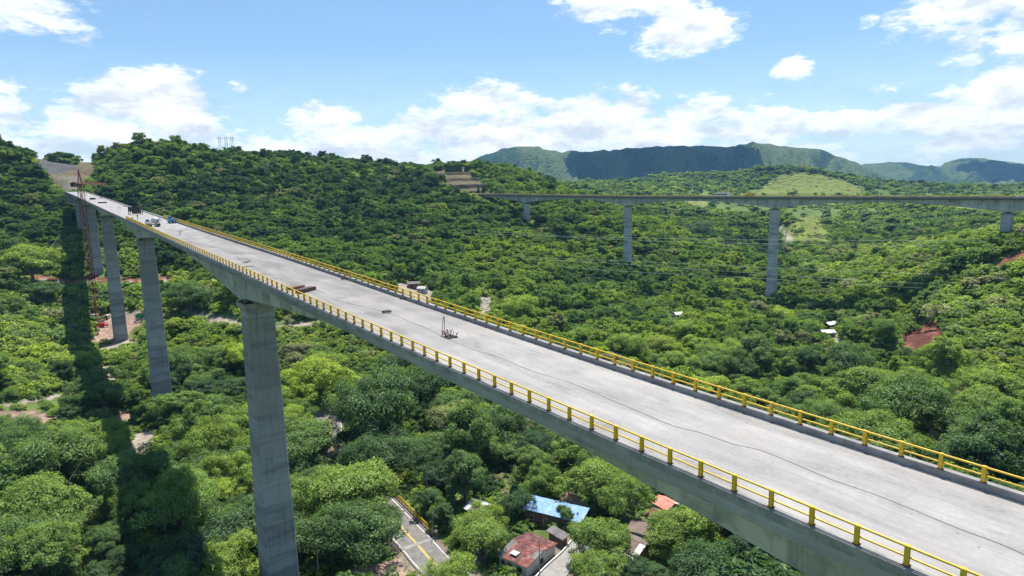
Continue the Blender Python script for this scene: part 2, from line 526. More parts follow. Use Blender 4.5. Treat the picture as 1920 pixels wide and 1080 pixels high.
class MB:
    """collects shapes and links them as one mesh object"""
    def __init__(self):
        self.v = []; self.f = []; self.mi = []; self.n = 0

    def add(self, v, f, mi=0):
        self.v.extend([tuple(map(float, p)) for p in v])
        self.f.extend([tuple(int(i) + self.n for i in q) for q in f])
        self.mi.extend([mi] * len(f))
        self.n = len(self.v)
        return self

    def box(self, c, s, R=None, mi=0, taper=1.0):
        hx, hy, hz = s[0] / 2, s[1] / 2, s[2] / 2
        v = np.array([(-hx, -hy, -hz), (hx, -hy, -hz), (hx, hy, -hz), (-hx, hy, -hz), (-hx * taper, -hy * taper, hz), (hx * taper, -hy * taper, hz), (hx * taper, hy * taper, hz), (-hx * taper, hy * taper, hz)])
        if R is not None:
            v = v @ np.array(R).T
        v = v + np.array(c)
        return self.add(v, [(0, 3, 2, 1), (4, 5, 6, 7), (0, 1, 5, 4), (1, 2, 6, 5), (2, 3, 7, 6), (3, 0, 4, 7)], mi)

    def bar(self, a, b, w, h=None, mi=0):
        a = np.array(a, float); b = np.array(b, float)
        d = b - a; L = np.linalg.norm(d); d = d / L
        u = np.cross(d, (0, 0, 1.0))
        if np.linalg.norm(u) < 1e-3: u = np.array([1.0, 0, 0])
        u /= np.linalg.norm(u); v = np.cross(u, d)
        h = h or w
        pts = []
        for e in (a, b):
            for s, t in ((-1, -1), (1, -1), (1, 1), (-1, 1)):
                pts.append(e + u * s * w / 2 + v * t * h / 2)
        return self.add(pts, [(0, 1, 2, 3), (7, 6, 5, 4), (0, 4, 5, 1), (1, 5, 6, 2), (2, 6, 7, 3), (3, 7, 4, 0)], mi)

    def tube(self, pts, rad, n=8, mi=0, cap=True):
        pts = np.asarray(pts, float)
        rad = np.broadcast_to(np.asarray(rad, float), (len(pts),))
        V = []
        pu = None
        for i, p in enumerate(pts):
            d = pts[min(i + 1, len(pts) - 1)] - pts[max(i - 1, 0)]
            d = d / (np.linalg.norm(d) + 1e-9)
            u = np.cross(d, (0, 0, 1.0)) if pu is None else pu - d * (pu @ d)
            if np.linalg.norm(u) < 1e-3: u = np.cross(d, (0, 1.0, 0))
            u /= np.linalg.norm(u); pu = u
            v = np.cross(d, u)
            for k in range(n):
                t = 2 * math.pi * k / n
                V.append(p + (u * math.cos(t) + v * math.sin(t)) * rad[i])
        Fc = []
        for i in range(len(pts) - 1):
            for k in range(n):
                a = i * n + k; b = i * n + (k + 1) % n
                Fc.append((a, b, b + n, a + n))
        if cap:
            Fc.append(tuple(range(n - 1, -1, -1)))
            Fc.append(tuple(range((len(pts) - 1) * n, len(pts) * n)))
        return self.add(V, Fc, mi)

    def lathe(self, c, prof, n=16, axis='z', mi=0):
        """prof: list of (radius, height)"""
        V = []
        for r, h in prof:
            for k in range(n):
                t = 2 * math.pi * k / n
                p = (r * math.cos(t), r * math.sin(t), h)
                if axis == 'x': p = (h, r * math.cos(t), r * math.sin(t))
                if axis == 'y': p = (r * math.cos(t), h, r * math.sin(t))
                V.append((p[0] + c[0], p[1] + c[1], p[2] + c[2]))
        Fc = []
        for i in range(len(prof) - 1):
            for k in range(n):
                a = i * n + k; b = i * n + (k + 1) % n
                Fc.append((a, b, b + n, a + n))
        Fc.append(tuple(range(n - 1, -1, -1)))
        Fc.append(tuple(range((len(prof) - 1) * n, len(prof) * n)))
        return self.add(V, Fc, mi)

    def mesh(self, name, mats, smooth_=False):
        me = bpy.data.meshes.new(name)
        me.from_pydata(self.v, [], self.f)
        for m_ in (mats if isinstance(mats, (list, tuple)) else [mats]):
            me.materials.append(m_)
        if any(self.mi): me.polygons.foreach_set('material_index', self.mi)
        if smooth_: me.polygons.foreach_set('use_smooth', [True] * len(me.polygons))
        me.update()
        return me

    def build(self, name, mats, parent=None, smooth_=False, bevel=0.0):
        me = self.mesh(name, mats, smooth_)
        o = bpy.data.objects.new(name, me)
        col.objects.link(o)
        if parent is not None: o.parent = parent
        if bevel:
            b = o.modifiers.new("bevel", 'BEVEL'); b.width = bevel; b.segments = 2; b.limit_method = 'ANGLE'
        return o


def rotz(a):
    c, s = math.cos(a), math.sin(a)
    return np.array([[c, -s, 0], [s, c, 0], [0, 0, 1]])


def copy_obj(o, parent=None):
    c = o.copy()
    col.objects.link(c)
    if parent is not None: c.parent = parent
    return c


def copy_tree(o, parent=None):
    c = copy_obj(o, parent)
    for ch in [k for k in o.children]:
        copy_tree(ch, c)
    return c


# ---------------------------------------------------------------- materials
def new_mat(name):
    m_ = bpy.data.materials.new(name)
    m_.use_nodes = True
    t = NT(m_.node_tree)
    out = t.n('ShaderNodeOutputMaterial')
    bs = t.n('ShaderNodeBsdfPrincipled')
    t.link(bs.outputs[0], out.inputs[0])
    bs.inputs['Specular IOR Level'].default_value = 0.25
    return m_, t, bs, out


def simple(name, c, rough=.6, metal=0.0, var=.18, scale=3.0, spec=.3, bump=0.0, grime=None):
    m_, t, bs, out = new_mat(name)
    oc = t.n('ShaderNodeTexCoord').outputs['Object']
    n1 = t.noise(oc, scale, 6, .6)
    n2 = t.noise(oc, scale * 7, 4, .6)
    f = t.m('ADD', t.m('MULTIPLY', n1, .7), t.m('MULTIPLY', n2, .3))
    lo = tuple(max(0, k * (1 - var * 1.6)) for k in c); hi = tuple(min(1, k * (1 + var)) for k in c)
    cc = t.mix(t.ramp(f, [(.3, 0), (.7, 1)]), lo, hi)
    if grime is not None:
        cc = t.mix(t.ramp(t.noise(oc, scale * .6, 8, .65), [(.5, 0), (.68, .8)]), cc, grime)
    t.link(cc, bs.inputs['Base Color'])
    bs.inputs['Roughness'].default_value = rough
    bs.inputs['Metallic'].default_value = metal
    bs.inputs['Specular IOR Level'].default_value = spec
    if bump:
        b = t.n('ShaderNodeBump', ins={'Strength': 1.0, 'Distance': bump, 'Height': n2})
        t.link(b.outputs[0], bs.inputs['Normal'])
    return m_


# deck slab: pale concrete, streaked along the bridge, faint pour joints (uv = metres along, metres across)
def deck_material():
    m_, t, bs, out = new_mat("deck_concrete")
    uv = t.n('ShaderNodeUVMap', uv_map='UVMap').outputs[0]
    sp = t.n('ShaderNodeSeparateXYZ', ins={0: uv})
    U, Vv = sp.outputs[0], sp.outputs[1]
    st = t.n('ShaderNodeVectorMath', operation='MULTIPLY', ins={0: uv, 1: (.16, .9, 1)}).outputs[0]
    a = t.noise(st, .55, 7, .62, dist=.6)
    b = t.noise(uv, .22, 6, .6, dist=.4)
    c = t.noise(uv, 3.5, 6, .65)
    d = t.noise(uv, 40, 3, .6)
    f = t.m('ADD', t.m('ADD', t.m('MULTIPLY', a, .45), t.m('MULTIPLY', b, .35)), t.m('ADD', t.m('MULTIPLY', c, .20), t.m('MULTIPLY', d, .06)))
    base = t.n('ShaderNodeValToRGB')
    e = base.color_ramp.elements
    e[0].position = .40; e[0].color = (0.191, 0.184, 0.176, 1)
    e[1].position = .62; e[1].color = (0.397, 0.386, 0.371, 1)
    k = e.new(.48); k.color = (0.287, 0.279, 0.270, 1)
    k = e.new(.56); k.color = (0.342, 0.333, 0.322, 1)
    t.link(f, base.inputs[0])
    cc = base.outputs[0]
    zone = t.m('MULTIPLY', t.ramp(t.m('ADD', t.m('DIVIDE', U, 300.0), t.m('MULTIPLY', t.m('SUBTRACT', t.noise(uv, .05, 4, .6), .5), .25)), [(.10, 0), (.24, .85), (.52, .85), (.72, .15)]), t.ramp(t.noise(st, .35, 6, .65, dist=.5), [(.3, .45), (.6, 1)]))
    cc = t.mix(zone, cc, t.mix(1.0, cc, (.56, .555, .56), 'MULTIPLY'))
    # warm blotches and pale laitance smears
    w_ = t.ramp(t.noise(uv, .11, 5, .6), [(.52, 0), (.68, .55)])
    cc = t.mix(w_, cc, (.33, .30, .27))
    sm = t.n('ShaderNodeVectorMath', operation='MULTIPLY', ins={0: uv, 1: (.3, 1.2, 1)}).outputs[0]
    cc = t.mix(t.ramp(t.noise(sm, .5, 8, .7, dist=1.2), [(.6, 0), (.68, .5), (.78, .8)]), cc, (.42, .41, .40))
    # dark stains
    cc = t.mix(t.ramp(t.noise(sm, .9, 9, .72, dist=.8), [(.58, 0), (.70, .6)]), cc, (.16, .155, .147))
    cc = t.mix(t.ramp(t.noise(uv, 1.6, 4, .5), [(.70, 0), (.74, .6)]), cc, (.13, .125, .12))
    ty = t.n('ShaderNodeVectorMath', operation='MULTIPLY', ins={0: uv, 1: (.012, 1.0, 1)}).outputs[0]
    cc = t.mix(t.ramp(t.noise(ty, 2.2, 6, .7, dist=.3), [(.52, 0), (.66, .38)]), cc, (.215, .208, .20))
    # pour joints every 4.5 m, irregular strength
    fr = t.m('ABSOLUTE', t.m('SUBTRACT', t.m('FRACT', t.m('DIVIDE', t.m('ADD', U, t.m('MULTIPLY', t.m('SUBTRACT', t.noise(uv, .7, 2), .5), .3)), 4.5)), .5))
    jm = t.m('MULTIPLY', t.ramp(fr, [(.0, .8), (.006, .5), (.014, 0)]), t.ramp(t.noise(uv, .25, 3), [(.45, 0), (.65, .55)]))
    cc = t.mix(jm, cc, (.2, .2, .2))
    # slab panels of slightly different pours
    wn = t.n('ShaderNodeTexWhiteNoise', noise_dimensions='1D', ins={'W': t.m('FLOOR', t.m('ADD', t.m('DIVIDE', U, 4.5), .5))})
    cc = t.mix(t.m('MULTIPLY', wn.outputs['Value'], .10), cc, (.25, .25, .255))
    t.link(cc, bs.inputs['Base Color'])
    bs.inputs['Roughness'].default_value = .85
    bp = t.n('ShaderNodeBump', ins={'Strength': .5, 'Distance': .03, 'Height': t.m('ADD', c, t.m('MULTIPLY', d, .5))})
    t.link(bp.outputs[0], bs.inputs['Normal'])
    return m_


# formed concrete of webs and piers: lifts of uneven tone, streaks, form marks (uv = metres round / along, metres up)
def formed_concrete(name, lift, lo, hi, vertical=True, dark=(.13, .13, .14)):
    m_, t, bs, out = new_mat(name)
    uv = t.n('ShaderNodeUVMap', uv_map='UVMap').outputs[0]
    sp = t.n('ShaderNodeSeparateXYZ', ins={0: uv})
    U, Vv = sp.outputs[0], sp.outputs[1]
    ax = Vv if vertical else U
    ax = t.m('ADD', ax, t.m('MULTIPLY', t.noise(t.n('ShaderNodeCombineXYZ', ins={0: ax}).outputs[0], .12, 1), 5.0))
    idx = t.m('FLOOR', t.m('DIVIDE', t.m('ADD', ax, t.m('MULTIPLY', t.noise(uv, .6, 2), .25)), lift))
    wn = t.n('ShaderNodeTexWhiteNoise', noise_dimensions='1D', ins={'W': idx}).outputs['Value']
    big = t.noise(uv, .13, 5, .6)
    stv = t.n('ShaderNodeVectorMath', operation='MULTIPLY', ins={0: uv, 1: (1.6, .12, 1)}).outputs[0]
    streak = t.noise(stv, 1.4, 7, .65)
    fine = t.noise(uv, 2.6, 7, .65)
    f = t.m('ADD', t.m('ADD', t.m('MULTIPLY', wn, .34), t.m('MULTIPLY', big, .26)), t.m('ADD', t.m('MULTIPLY', streak, .24), t.m('MULTIPLY', fine, .16)))
    cc = t.mix(t.ramp(f, [(.28, 0), (.74, 1)]), lo, hi)
    fr = t.m('FRACT', t.m('DIVIDE', t.m('ADD', ax, t.m('MULTIPLY', t.noise(uv, .6, 2), .25)), lift))
    j = t.ramp(fr, [(0, .42), (.02, .30), (.05, 0), (.86, 0), (1, .3)])
    cc = t.mix(t.m('MULTIPLY', j, t.ramp(t.noise(uv, .5, 4), [(.40, 0), (.6, 1)])), cc, dark)
    fm = t.m('FRACT', t.m('DIVIDE', U if vertical else Vv, 1.22))
    cc = t.mix(t.ramp(fm, [(0, .35), (.03, 0), (.97, 0), (1, .35)]), cc, dark)
    cc = t.mix(t.ramp(t.noise(stv, .7, 8, .7), [(.54, 0), (.68, .65)]), cc, dark)
    hb = t.n('ShaderNodeVectorMath', operation='MULTIPLY', ins={0: uv, 1: (.12, .8, 1) if vertical else (.5, .5, 1)}).outputs[0]
    cc = t.mix(t.ramp(t.noise(hb, .55, 7, .65, dist=.4), [(.50, 0), (.62, .5)]), cc, dark)
    cc = t.mix(t.ramp(t.noise(uv, .45, 8, .7), [(.6, 0), (.75, .4)]), cc, (.46, .455, .45))
    t.link(cc, bs.inputs['Base Color'])
    bs.inputs['Roughness'].default_value = .85
    bp = t.n('ShaderNodeBump', ins={'Strength': .6, 'Distance': .04, 'Height': fine})
    t.link(bp.outputs[0], bs.inputs['Normal'])
    return m_


M = {}
M['deck'] = deck_material()
M['web'] = formed_concrete("web_concrete", 4.6, (.34, .325, .312), (.56, .54, .52), vertical=False)
M['pier'] = formed_concrete("pier_concrete", 4.4, (.24, .228, .228), (.47, .448, .44))
M['curb'] = simple("curb_concrete", (.31, .30, .285), .85, var=.3, scale=.8, bump=.02, grime=(.2, .2, .21))
M['yellow'] = simple("yellow_paint", (.76, .50, .02), .45, var=.16, scale=6, spec=.5, grime=(.5, .30, .03))
M['yellow_old'] = simple("faded_yellow_paint", (.62, .46, .10), .5, var=.2, scale=6)
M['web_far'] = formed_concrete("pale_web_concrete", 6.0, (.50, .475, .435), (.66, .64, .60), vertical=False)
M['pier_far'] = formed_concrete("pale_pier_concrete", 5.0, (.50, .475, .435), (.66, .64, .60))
M['asphalt'] = simple("asphalt", (.20, .19, .18), .9, var=.3, scale=.6, bump=.01, grime=(.16, .155, .15))
M['conc_road'] = simple("concrete_lane", (.30, .29, .27), .9, var=.2, scale=.7)
M['white_paint'] = simple("white_paint", (.75, .75, .73), .5, var=.1, scale=4, grime=(.5, .48, .44))
M['road_yellow'] = simple("yellow_road_paint", (.70, .50, .08), .6, var=.1, scale=4)
M['dark_metal'] = simple("dark_metal", (.05, .05, .055), .5, metal=.3, var=.3)
M['rust'] = simple("rusty_steel", (.20, .085, .05), .75, metal=.2, var=.4, scale=2, grime=(.10, .05, .035))
M['steel'] = simple("galvanised_steel", (.5, .51, .52), .45, metal=.6, var=.15)
M['crane'] = simple("dark_red_crane_paint", (.24, .06, .05), .6, var=.3, scale=1, grime=(.06, .035, .035))
M['red'] = simple("red_paint", (.55, .06, .05), .5, var=.2)
M['blue'] = simple("blue_paint", (.08, .28, .55), .4, var=.15, spec=.5)
M['blue_roof'] = simple("blue_painted_roof", (.17, .34, .60), .55, var=.18, scale=.8, grime=(.40, .50, .60))
M['rubber'] = simple("rubber", (.02, .02, .02), .85, var=.2)
M['glass_dark'] = simple("dark_glass", (.02, .03, .035), .12, var=.1, spec=.8)
M['rust_roof'] = simple("rusted_red_roof", (.20, .062, .055), .8, var=.5, scale=1.1, grime=(.36, .24, .21))
M['maroon_roof'] = simple("maroon_sheet_roof", (.12, .05, .048), .8, var=.5, scale=1.1, grime=(.26, .15, .13))
M['grey_roof'] = simple("weathered_grey_roof", (.20, .185, .18), .85, var=.35, scale=.5, grime=(.13, .10, .09))
M['pale_roof'] = simple("pale_metal_roof", (.55, .55, .56), .5, var=.2, scale=.6, grime=(.38, .30, .25))
M['pink_roof'] = simple("salmon_roof", (.62, .22, .16), .7, var=.2, scale=.8, grime=(.7, .45, .36))
M['brown_roof'] = simple("brown_roof", (.20, .15, .125), .85, var=.3, scale=.8)
M['rubble'] = simple("broken_tile_roof", (.42, .24, .17), .9, var=.45, scale=1.6, grime=(.6, .48, .40))
M['brick'] = simple("brick_wall", (.22, .12, .085), .9, var=.3, scale=1.2)
M['plaster'] = simple("white_plaster", (.62, .60, .56), .85, var=.14, scale=.7, grime=(.42, .38, .33))
M['plaster_teal'] = simple("teal_plaster", (.42, .58, .55), .85, var=.14, scale=.7, grime=(.34, .42, .40))
M['wood'] = simple("old_wood", (.20, .13, .08), .85, var=.35, scale=2)
M['hole'] = simple("painted_opening_shade", (.03, .028, .026), .9)  # near-black colour painted in for the shade inside openings
M['skin'] = simple("skin", (.32, .18, .12), .6, var=.05)
M['cloth_dark'] = simple("dark_work_clothes", (.05, .055, .08), .9)
M['cloth_orange'] = simple("orange_vest", (.75, .28, .04), .8)
M['helmet'] = simple("white_helmet", (.8, .8, .78), .4)
M['green_net'] = simple("green_mesh", (.05, .45, .20), .7)
M['wire'] = simple("bright_cable", (.85, .85, .82), .5, var=.05)
M['bark'] = simple("bark", (.20, .17, .135), .9, var=.4, scale=2.5, bump=.02, grime=(.32, .30, .26))
M['palm_trunk'] = simple("palm_trunk", (.26, .23, .19), .9, var=.3, scale=3)
M['rock'] = simple("pale_rock", (.42, .39, .36), .9, var=.3, scale=1.4, bump=.05)


# foliage: each tree's own tint, each leaf its own tone
GREENS = [(0.0, (.072, .138, .074)), (.22, (.128, .218, .086)), (.42, (.195, .302, .092)), (.60, (.248, .355, .088)), (.76, (.315, .420, .088)), (.88, (.37, .47, .075)), (.94, (.28, .31, .17)), (1.0, (.36, .36, .25))]


def leaf_material():
    m_ = bpy.data.materials.new("foliage")
    m_.use_nodes = True
    t = NT(m_.node_tree)
    out = t.n('ShaderNodeOutputMaterial')
    tint = t.n('ShaderNodeAttribute', attribute_type='INSTANCER', attribute_name='tint').outputs['Fac']
    tone = t.n('ShaderNodeAttribute', attribute_type='GEOMETRY', attribute_name='tone').outputs['Fac']
    c = t.ramp(tint, GREENS)
    k = t.m('ADD', .50, t.m('MULTIPLY', tone, 1.04))
    c = t.mix(1.0, c, t.n('ShaderNodeCombineXYZ', ins={0: k, 1: k, 2: k}).outputs[0], 'MULTIPLY')
    c = t.mix(t.ramp(tone, [(.86, 0), (1, .35)]), c, (.22, .26, .07))
    df = t.n('ShaderNodeBsdfDiffuse', ins={0: c})
    tr = t.n('ShaderNodeBsdfTranslucent', ins={0: t.mix(1.0, c, (1.1, 1.15, .45), 'MULTIPLY')})
    gl = t.n('ShaderNodeBsdfGlossy', ins={0: (.9, 1, .9, 1), 'Roughness': .45})
    a = t.n('ShaderNodeMixShader', ins={0: .48, 1: df.outputs[0], 2: tr.outputs[0]})
    b = t.n('ShaderNodeMixShader', ins={0: .012, 1: a.outputs[0], 2: gl.outputs[0]})
    t.link(b.outputs[0], out.inputs[0])
    return m_


M['leaf'] = leaf_material()


def ground_material():
    m_, t, bs, out = new_mat("ground_cover")
    geo = t.n('ShaderNodeNewGeometry')
    P = geo.outputs['Position']
    soil = t.n('ShaderNodeAttribute', attribute_type='GEOMETRY', attribute_name='soil')
    msk = t.n('ShaderNodeAttribute', attribute_type='GEOMETRY', attribute_name='bare').outputs['Fac']
    far = t.n('ShaderNodeAttribute', attribute_type='GEOMETRY', attribute_name='far').outputs['Fac']
    n1 = t.noise(P, .035, 7, .6)
    n2 = t.noise(P, .35, 6, .65)
    n3 = t.noise(P, .0042, 6, .62)
    gul = t.n('ShaderNodeAttribute', attribute_type='GEOMETRY', attribute_name='gully').outputs['Fac']
    g = t.mix(t.ramp(t.m('ADD', t.m('MULTIPLY', n1, .6), t.m('MULTIPLY', n2, .4)), [(.38, 0), (.62, 1)]), (.075, .115, .035), (.16, .225, .06))
    g = t.mix(t.ramp(n2, [(.60, 0), (.72, .6)]), g, (.15, .115, .065))
    # open hillsides far away: grass with scrub and trees in the folds
    grass = t.mix(t.ramp(n1, [(.35, 0), (.65, 1)]), (.085, .125, .042), (.135, .175, .058))
    vor = t.n('ShaderNodeTexVoronoi', ins={'Vector': P, 'Scale': .075, 'Randomness': 1.0}).outputs['Distance']
    scrub = t.m('ADD', t.m('ADD', n3, t.m('MULTIPLY', t.m('SUBTRACT', gul, .38), 1.9)), t.m('MULTIPLY', t.m('SUBTRACT', n1, .5), .30))
    scrub = t.m('ADD', scrub, t.m('MULTIPLY', t.m('SUBTRACT', .45, vor), .25))
    wood = t.mix(t.ramp(n2, [(.3, 0), (.7, 1)]), (.016, .045, .018), (.050, .095, .028))
    fg = t.mix(t.ramp(scrub, [(.46, 0), (.56, 1)]), grass, wood)
    g = t.mix(far, g, fg)
    sb = t.mix(t.ramp(t.m('ADD', t.m('MULTIPLY', t.noise(P, .6, 7, .65), .5), t.m('MULTIPLY', t.noise(P, .05, 7, .7), .5)), [(.36, 0), (.62, 1)]), t.mix(1.0, soil.outputs['Color'], (.42, .42, .42), 'MULTIPLY'), t.mix(1.0, soil.outputs['Color'], (1.2, 1.2, 1.2), 'MULTIPLY'))
    mk = t.ramp(t.m('ADD', msk, t.m('MULTIPLY', t.m('SUBTRACT', t.noise(P, .25, 6, .7), .5), 1.5)), [(.42, 0), (.58, 1)])
    cc = t.mix(mk, g, sb)
    t.link(cc, bs.inputs['Base Color'])
    bs.inputs['Roughness'].default_value = .95
    bs.inputs['Specular IOR Level'].default_value = .1
    h = t.m('ADD', t.m('MULTIPLY', n2, 1.2), t.m('MULTIPLY', far, t.m('MULTIPLY', t.m('SUBTRACT', 1, vor), 22)))
    bp = t.n('ShaderNodeBump', ins={'Strength': .8, 'Distance': 1.0, 'Height': h})
    t.link(bp.outputs[0], bs.inputs['Normal'])
    return m_


M['ground'] = ground_material()

# ---------------------------------------------------------------- terrain sheet
PALE = (.38, .335, .27); RED = (.27, .11, .075); OCH = (.15, .135, .08); GREY = (.105, .105, .11); GRS = (.19, .23, .055); LGR = (.23, .265, .085); PINK = (.42, .29, .23)
PAINT = [  # polygon in the photo, nearest and farthest depth, soil
    (RSC, 190, 360, RED),
    ([(1700, 640), (1712, 618), (1740, 622), (1758, 640), (1720, 652)], 190, 360, (.13, .055, .045)),
    ([(1712, 612), (1745, 596), (1750, 604), (1722, 618)], 190, 360, (.34, .2, .13)),
    ([(1850, 494), (1880, 480), (1930, 464), (1930, 484), (1895, 494), (1868, 499)], 260, 460, RED),
    ([(1800, 428), (1840, 420), (1880, 416), (1880, 424), (1830, 430)], 330, 500, OCH),
    ([(62, 298), (75, 296), (100, 304), (140, 312), (150, 300), (165, 290), (180, 288), (180, 305), (184, 318), (176, 334), (164, 342), (160, 352), (148, 360), (118, 362), (104, 346), (88, 326)], 480, 900, OCH),
    ([(60, 297), (140, 309), (146, 318), (120, 327), (88, 326)], 480, 900, GREY),
    ([(95, 330), (150, 330), (150, 356), (118, 360), (104, 346)], 480, 900, (.20, .18, .155)),
    ([(128, 318), (152, 314), (160, 326), (140, 330)], 480, 900, (.16, .11, .09)),
    ([(100, 338), (128, 336), (140, 345), (112, 350)], 480, 900, (.13, .135, .08)),
    (TER, 600, 900, OCH),
    ([(900, 358), (925, 360), (925, 368), (890, 368)], 600, 900, OCH),
    ([(1470, 452), (1480, 425), (1498, 408), (1520, 402), (1540, 412), (1556, 436), (1562, 458)], 600, 1300, GRS),
    ([(1418, 364), (1436, 342), (1462, 326), (1500, 322), (1540, 326), (1580, 336), (1610, 350), (1620, 366)], 1300, 2300, GRS),
    ([(1776, 383), (1830, 386), (1872, 400), (1872, 412), (1820, 404), (1780, 394)], 800, 1500, LGR),
    ([(1278, 375), (1330, 375), (1330, 395), (1285, 392)], 900, 1600, LGR),
    ([(170, 588), (262, 582), (292, 590), (290, 602), (240, 625), (214, 645), (172, 640)], 200, 420, PINK),
    ([(180, 655), (222, 640), (262, 630), (262, 640), (190, 662)], 200, 400, PALE),
    ([(108, 645), (136, 646), (134, 664), (112, 664)], 180, 380, PINK),
    ([(190, 686), (208, 684), (216, 712), (206, 716)], 180, 330, PALE),
    ([(214, 770), (246, 768), (244, 792), (218, 792)], 150, 280, PINK),
    ([(238, 850), (258, 808), (292, 802), (288, 838), (262, 852)], 130, 260, PALE),
    ([(0, 768), (50, 768), (110, 780), (112, 790), (70, 796), (0, 780)], 150, 260, PINK),
    ([(735, 530), (775, 530), (815, 545), (812, 565), (760, 560), (735, 548)], 250, 520, PALE),
    ([(900, 556), (920, 556), (922, 580), (902, 590)], 250, 460, PALE),
    ([(1710, 762), (1732, 768), (1738, 782), (1722, 780)], 120, 260, PINK),
    ([(1744, 800), (1766, 806), (1772, 850), (1748, 856), (1742, 826)], 100, 240, PINK),
    ([(1560, 622), (1588, 640), (1590, 662), (1566, 660)], 200, 400, (.42, .38, .25)),
    ([(640, 1090), (655, 1064), (700, 1056), (748, 1044), (770, 1090)], 80, 170, PINK),
    ([(860, 1060), (872, 1036), (925, 1008), (950, 1020), (900, 1060)], 90, 180, PALE),
    ([(596, 800), (616, 778), (628, 800), (618, 850), (606, 868), (594, 840)], 130, 260, PALE),
    ([(1180, 1085), (1190, 1055), (1260, 1070), (1240, 1095)], 80, 170, PINK),
    ([(640, 800), (760, 800), (800, 850), (770, 900), (700, 900), (640, 850)], 100, 220, (.10, .08, .055)),
]
TRACKS = [([(340, 584), (370, 590), (405, 598), (445, 607), (500, 612), (560, 610), (600, 603), (660, 600)], 2.4, PALE),
          ([(-60, 770), (0, 761), (60, 753), (120, 741), (138, 736)], 2.0, PALE),
          ([(60, 519), (90, 521), (130, 527), (200, 523), (262, 525), (320, 522)], 3.2, RED),
          ([(1462, 426), (1468, 432), (1471, 440), (1478, 452)], 4.0, PALE),
          ([(60, 523), (90, 526), (130, 532), (200, 528), (262, 530), (320, 527)], 1.5, PALE),
          ([(210, 592), (250, 586), (270, 580)], 2.5, PALE)]


TRACKW = []


def build_terrain():
    azs = list(np.radians(np.arange(-58, 58.01, .27)))
    azs = [math.radians(a) for a in np.arange(-180, -58, 4.0)] + azs + [math.radians(a) for a in np.arange(60, 180, 4.0)]
    azs = np.array(azs)
    rs = np.concatenate([[6, 12, 18, 24], np.exp(np.arange(math.log(30), math.log(2300), .0125)), np.exp(np.arange(math.log(2300), math.log(7400), .008)), [7900, 8600, 9400]])
    A, R = np.meshgrid(azs, rs)
    x = R * np.sin(A); y = R * np.cos(A)
    z = H(x, y)
    na, nr = len(azs), len(rs)
    V = np.stack([x.ravel(), y.ravel(), z.ravel()], -1)
    V = np.concatenate([V, [[0, 0, Hs(0.01, 0.01)]]])
    idx = np.arange(nr * na).reshape(nr, na)
    a = idx[:-1]; b = np.roll(idx, -1, 1)[:-1]; c = np.roll(idx, -1, 1)[1:]; d = idx[1:]
    Q = np.stack([a, d, c, b], -1).reshape(-1, 4)
    me = bpy.data.meshes.new("ground")
    nq = len(Q)
    tri = np.stack([idx[0], np.roll(idx[0], -1), np.full(na, nr * na)], -1)
    loops = np.concatenate([Q.ravel(), tri.ravel()])
    me.vertices.add(len(V)); me.vertices.foreach_set('co', V.ravel())
    me.loops.add(len(loops)); me.loops.foreach_set('vertex_index', loops.astype(np.int32))
    me.polygons.add(nq + na)
    starts = np.concatenate([np.arange(nq) * 4, nq * 4 + np.arange(na) * 3])
    me.polygons.foreach_set('loop_start', starts.astype(np.int32))
    me.polygons.foreach_set('use_smooth', np.ones(nq + na, bool))
    me.update(calc_edges=True)
    me.validate()
    q = proj(V)
    soil = np.zeros((len(V), 4)); soil[:, 3] = 1
    bare = np.zeros(len(V))
    for poly, d0, d1, c in PAINT:
        k = inpoly(q[:, 0], q[:, 1], poly) & (q[:, 2] > d0) & (q[:, 2] < d1)
        soil[k, :3] = c; bare[k] = 1
    for pts, wd, c in TRACKS:
        P = np.array([ground_at(*p, 100, 1500) for p in pts])[:, :2]
        P = densify(P, 2.0)
        TRACKW.append((P, wd))
        lo = P.min(0) - 8; hi = P.max(0) + 8
        k = np.where((V[:, 0] > lo[0]) & (V[:, 0] < hi[0]) & (V[:, 1] > lo[1]) & (V[:, 1] < hi[1]))[0]
        d = dist_to(P, V[k, 0], V[k, 1])
        kk = k[d < wd]
        soil[kk, :3] = c; bare[kk] = 1
    # road shoulders
    k = np.where(np.hypot(V[:, 0], V[:, 1]) < 300)[0]
    d = np.minimum(dist_to(ROADD, V[k, 0], V[k, 1]), dist_to(SIDED, V[k, 0], V[k, 1]))
    kk = k[d < 5.6]
    soil[kk, :3] = (.26, .22, .17); bare[kk] = 1
    at = me.attributes.new('soil', 'FLOAT_COLOR', 'POINT'); at.data.foreach_set('color', soil.ravel())
    at = me.attributes.new('bare', 'FLOAT', 'POINT'); at.data.foreach_set('value', bare)
    r = np.hypot(V[:, 0], V[:, 1])
    aa = np.arctan2(V[:, 0], V[:, 1])
    gl_ = 1 - ridged(aa * 26 + 0 + fbm(V[:, 0] / 500, V[:, 1] / 500, 3, 3) * .35, r / 1500.0, 40, 4)
    gl_ = gl_ * .6 + (1 - ridged(V[:, 0] / 420, V[:, 1] / 420, 9, 5)) * .4
    at = me.attributes.new('gully', 'FLOAT', 'POINT'); at.data.foreach_set('value', np.clip(gl_, 0, 1))
    at = me.attributes.new('far', 'FLOAT', 'POINT'); at.data.foreach_set('value', smooth(1300, 2300, r))
    me.materials.append(M['ground'])
    o = bpy.data.objects.new("ground", me)
    col.objects.link(o)
    o["kind"] = "structure"
    return o


ground = build_terrain()

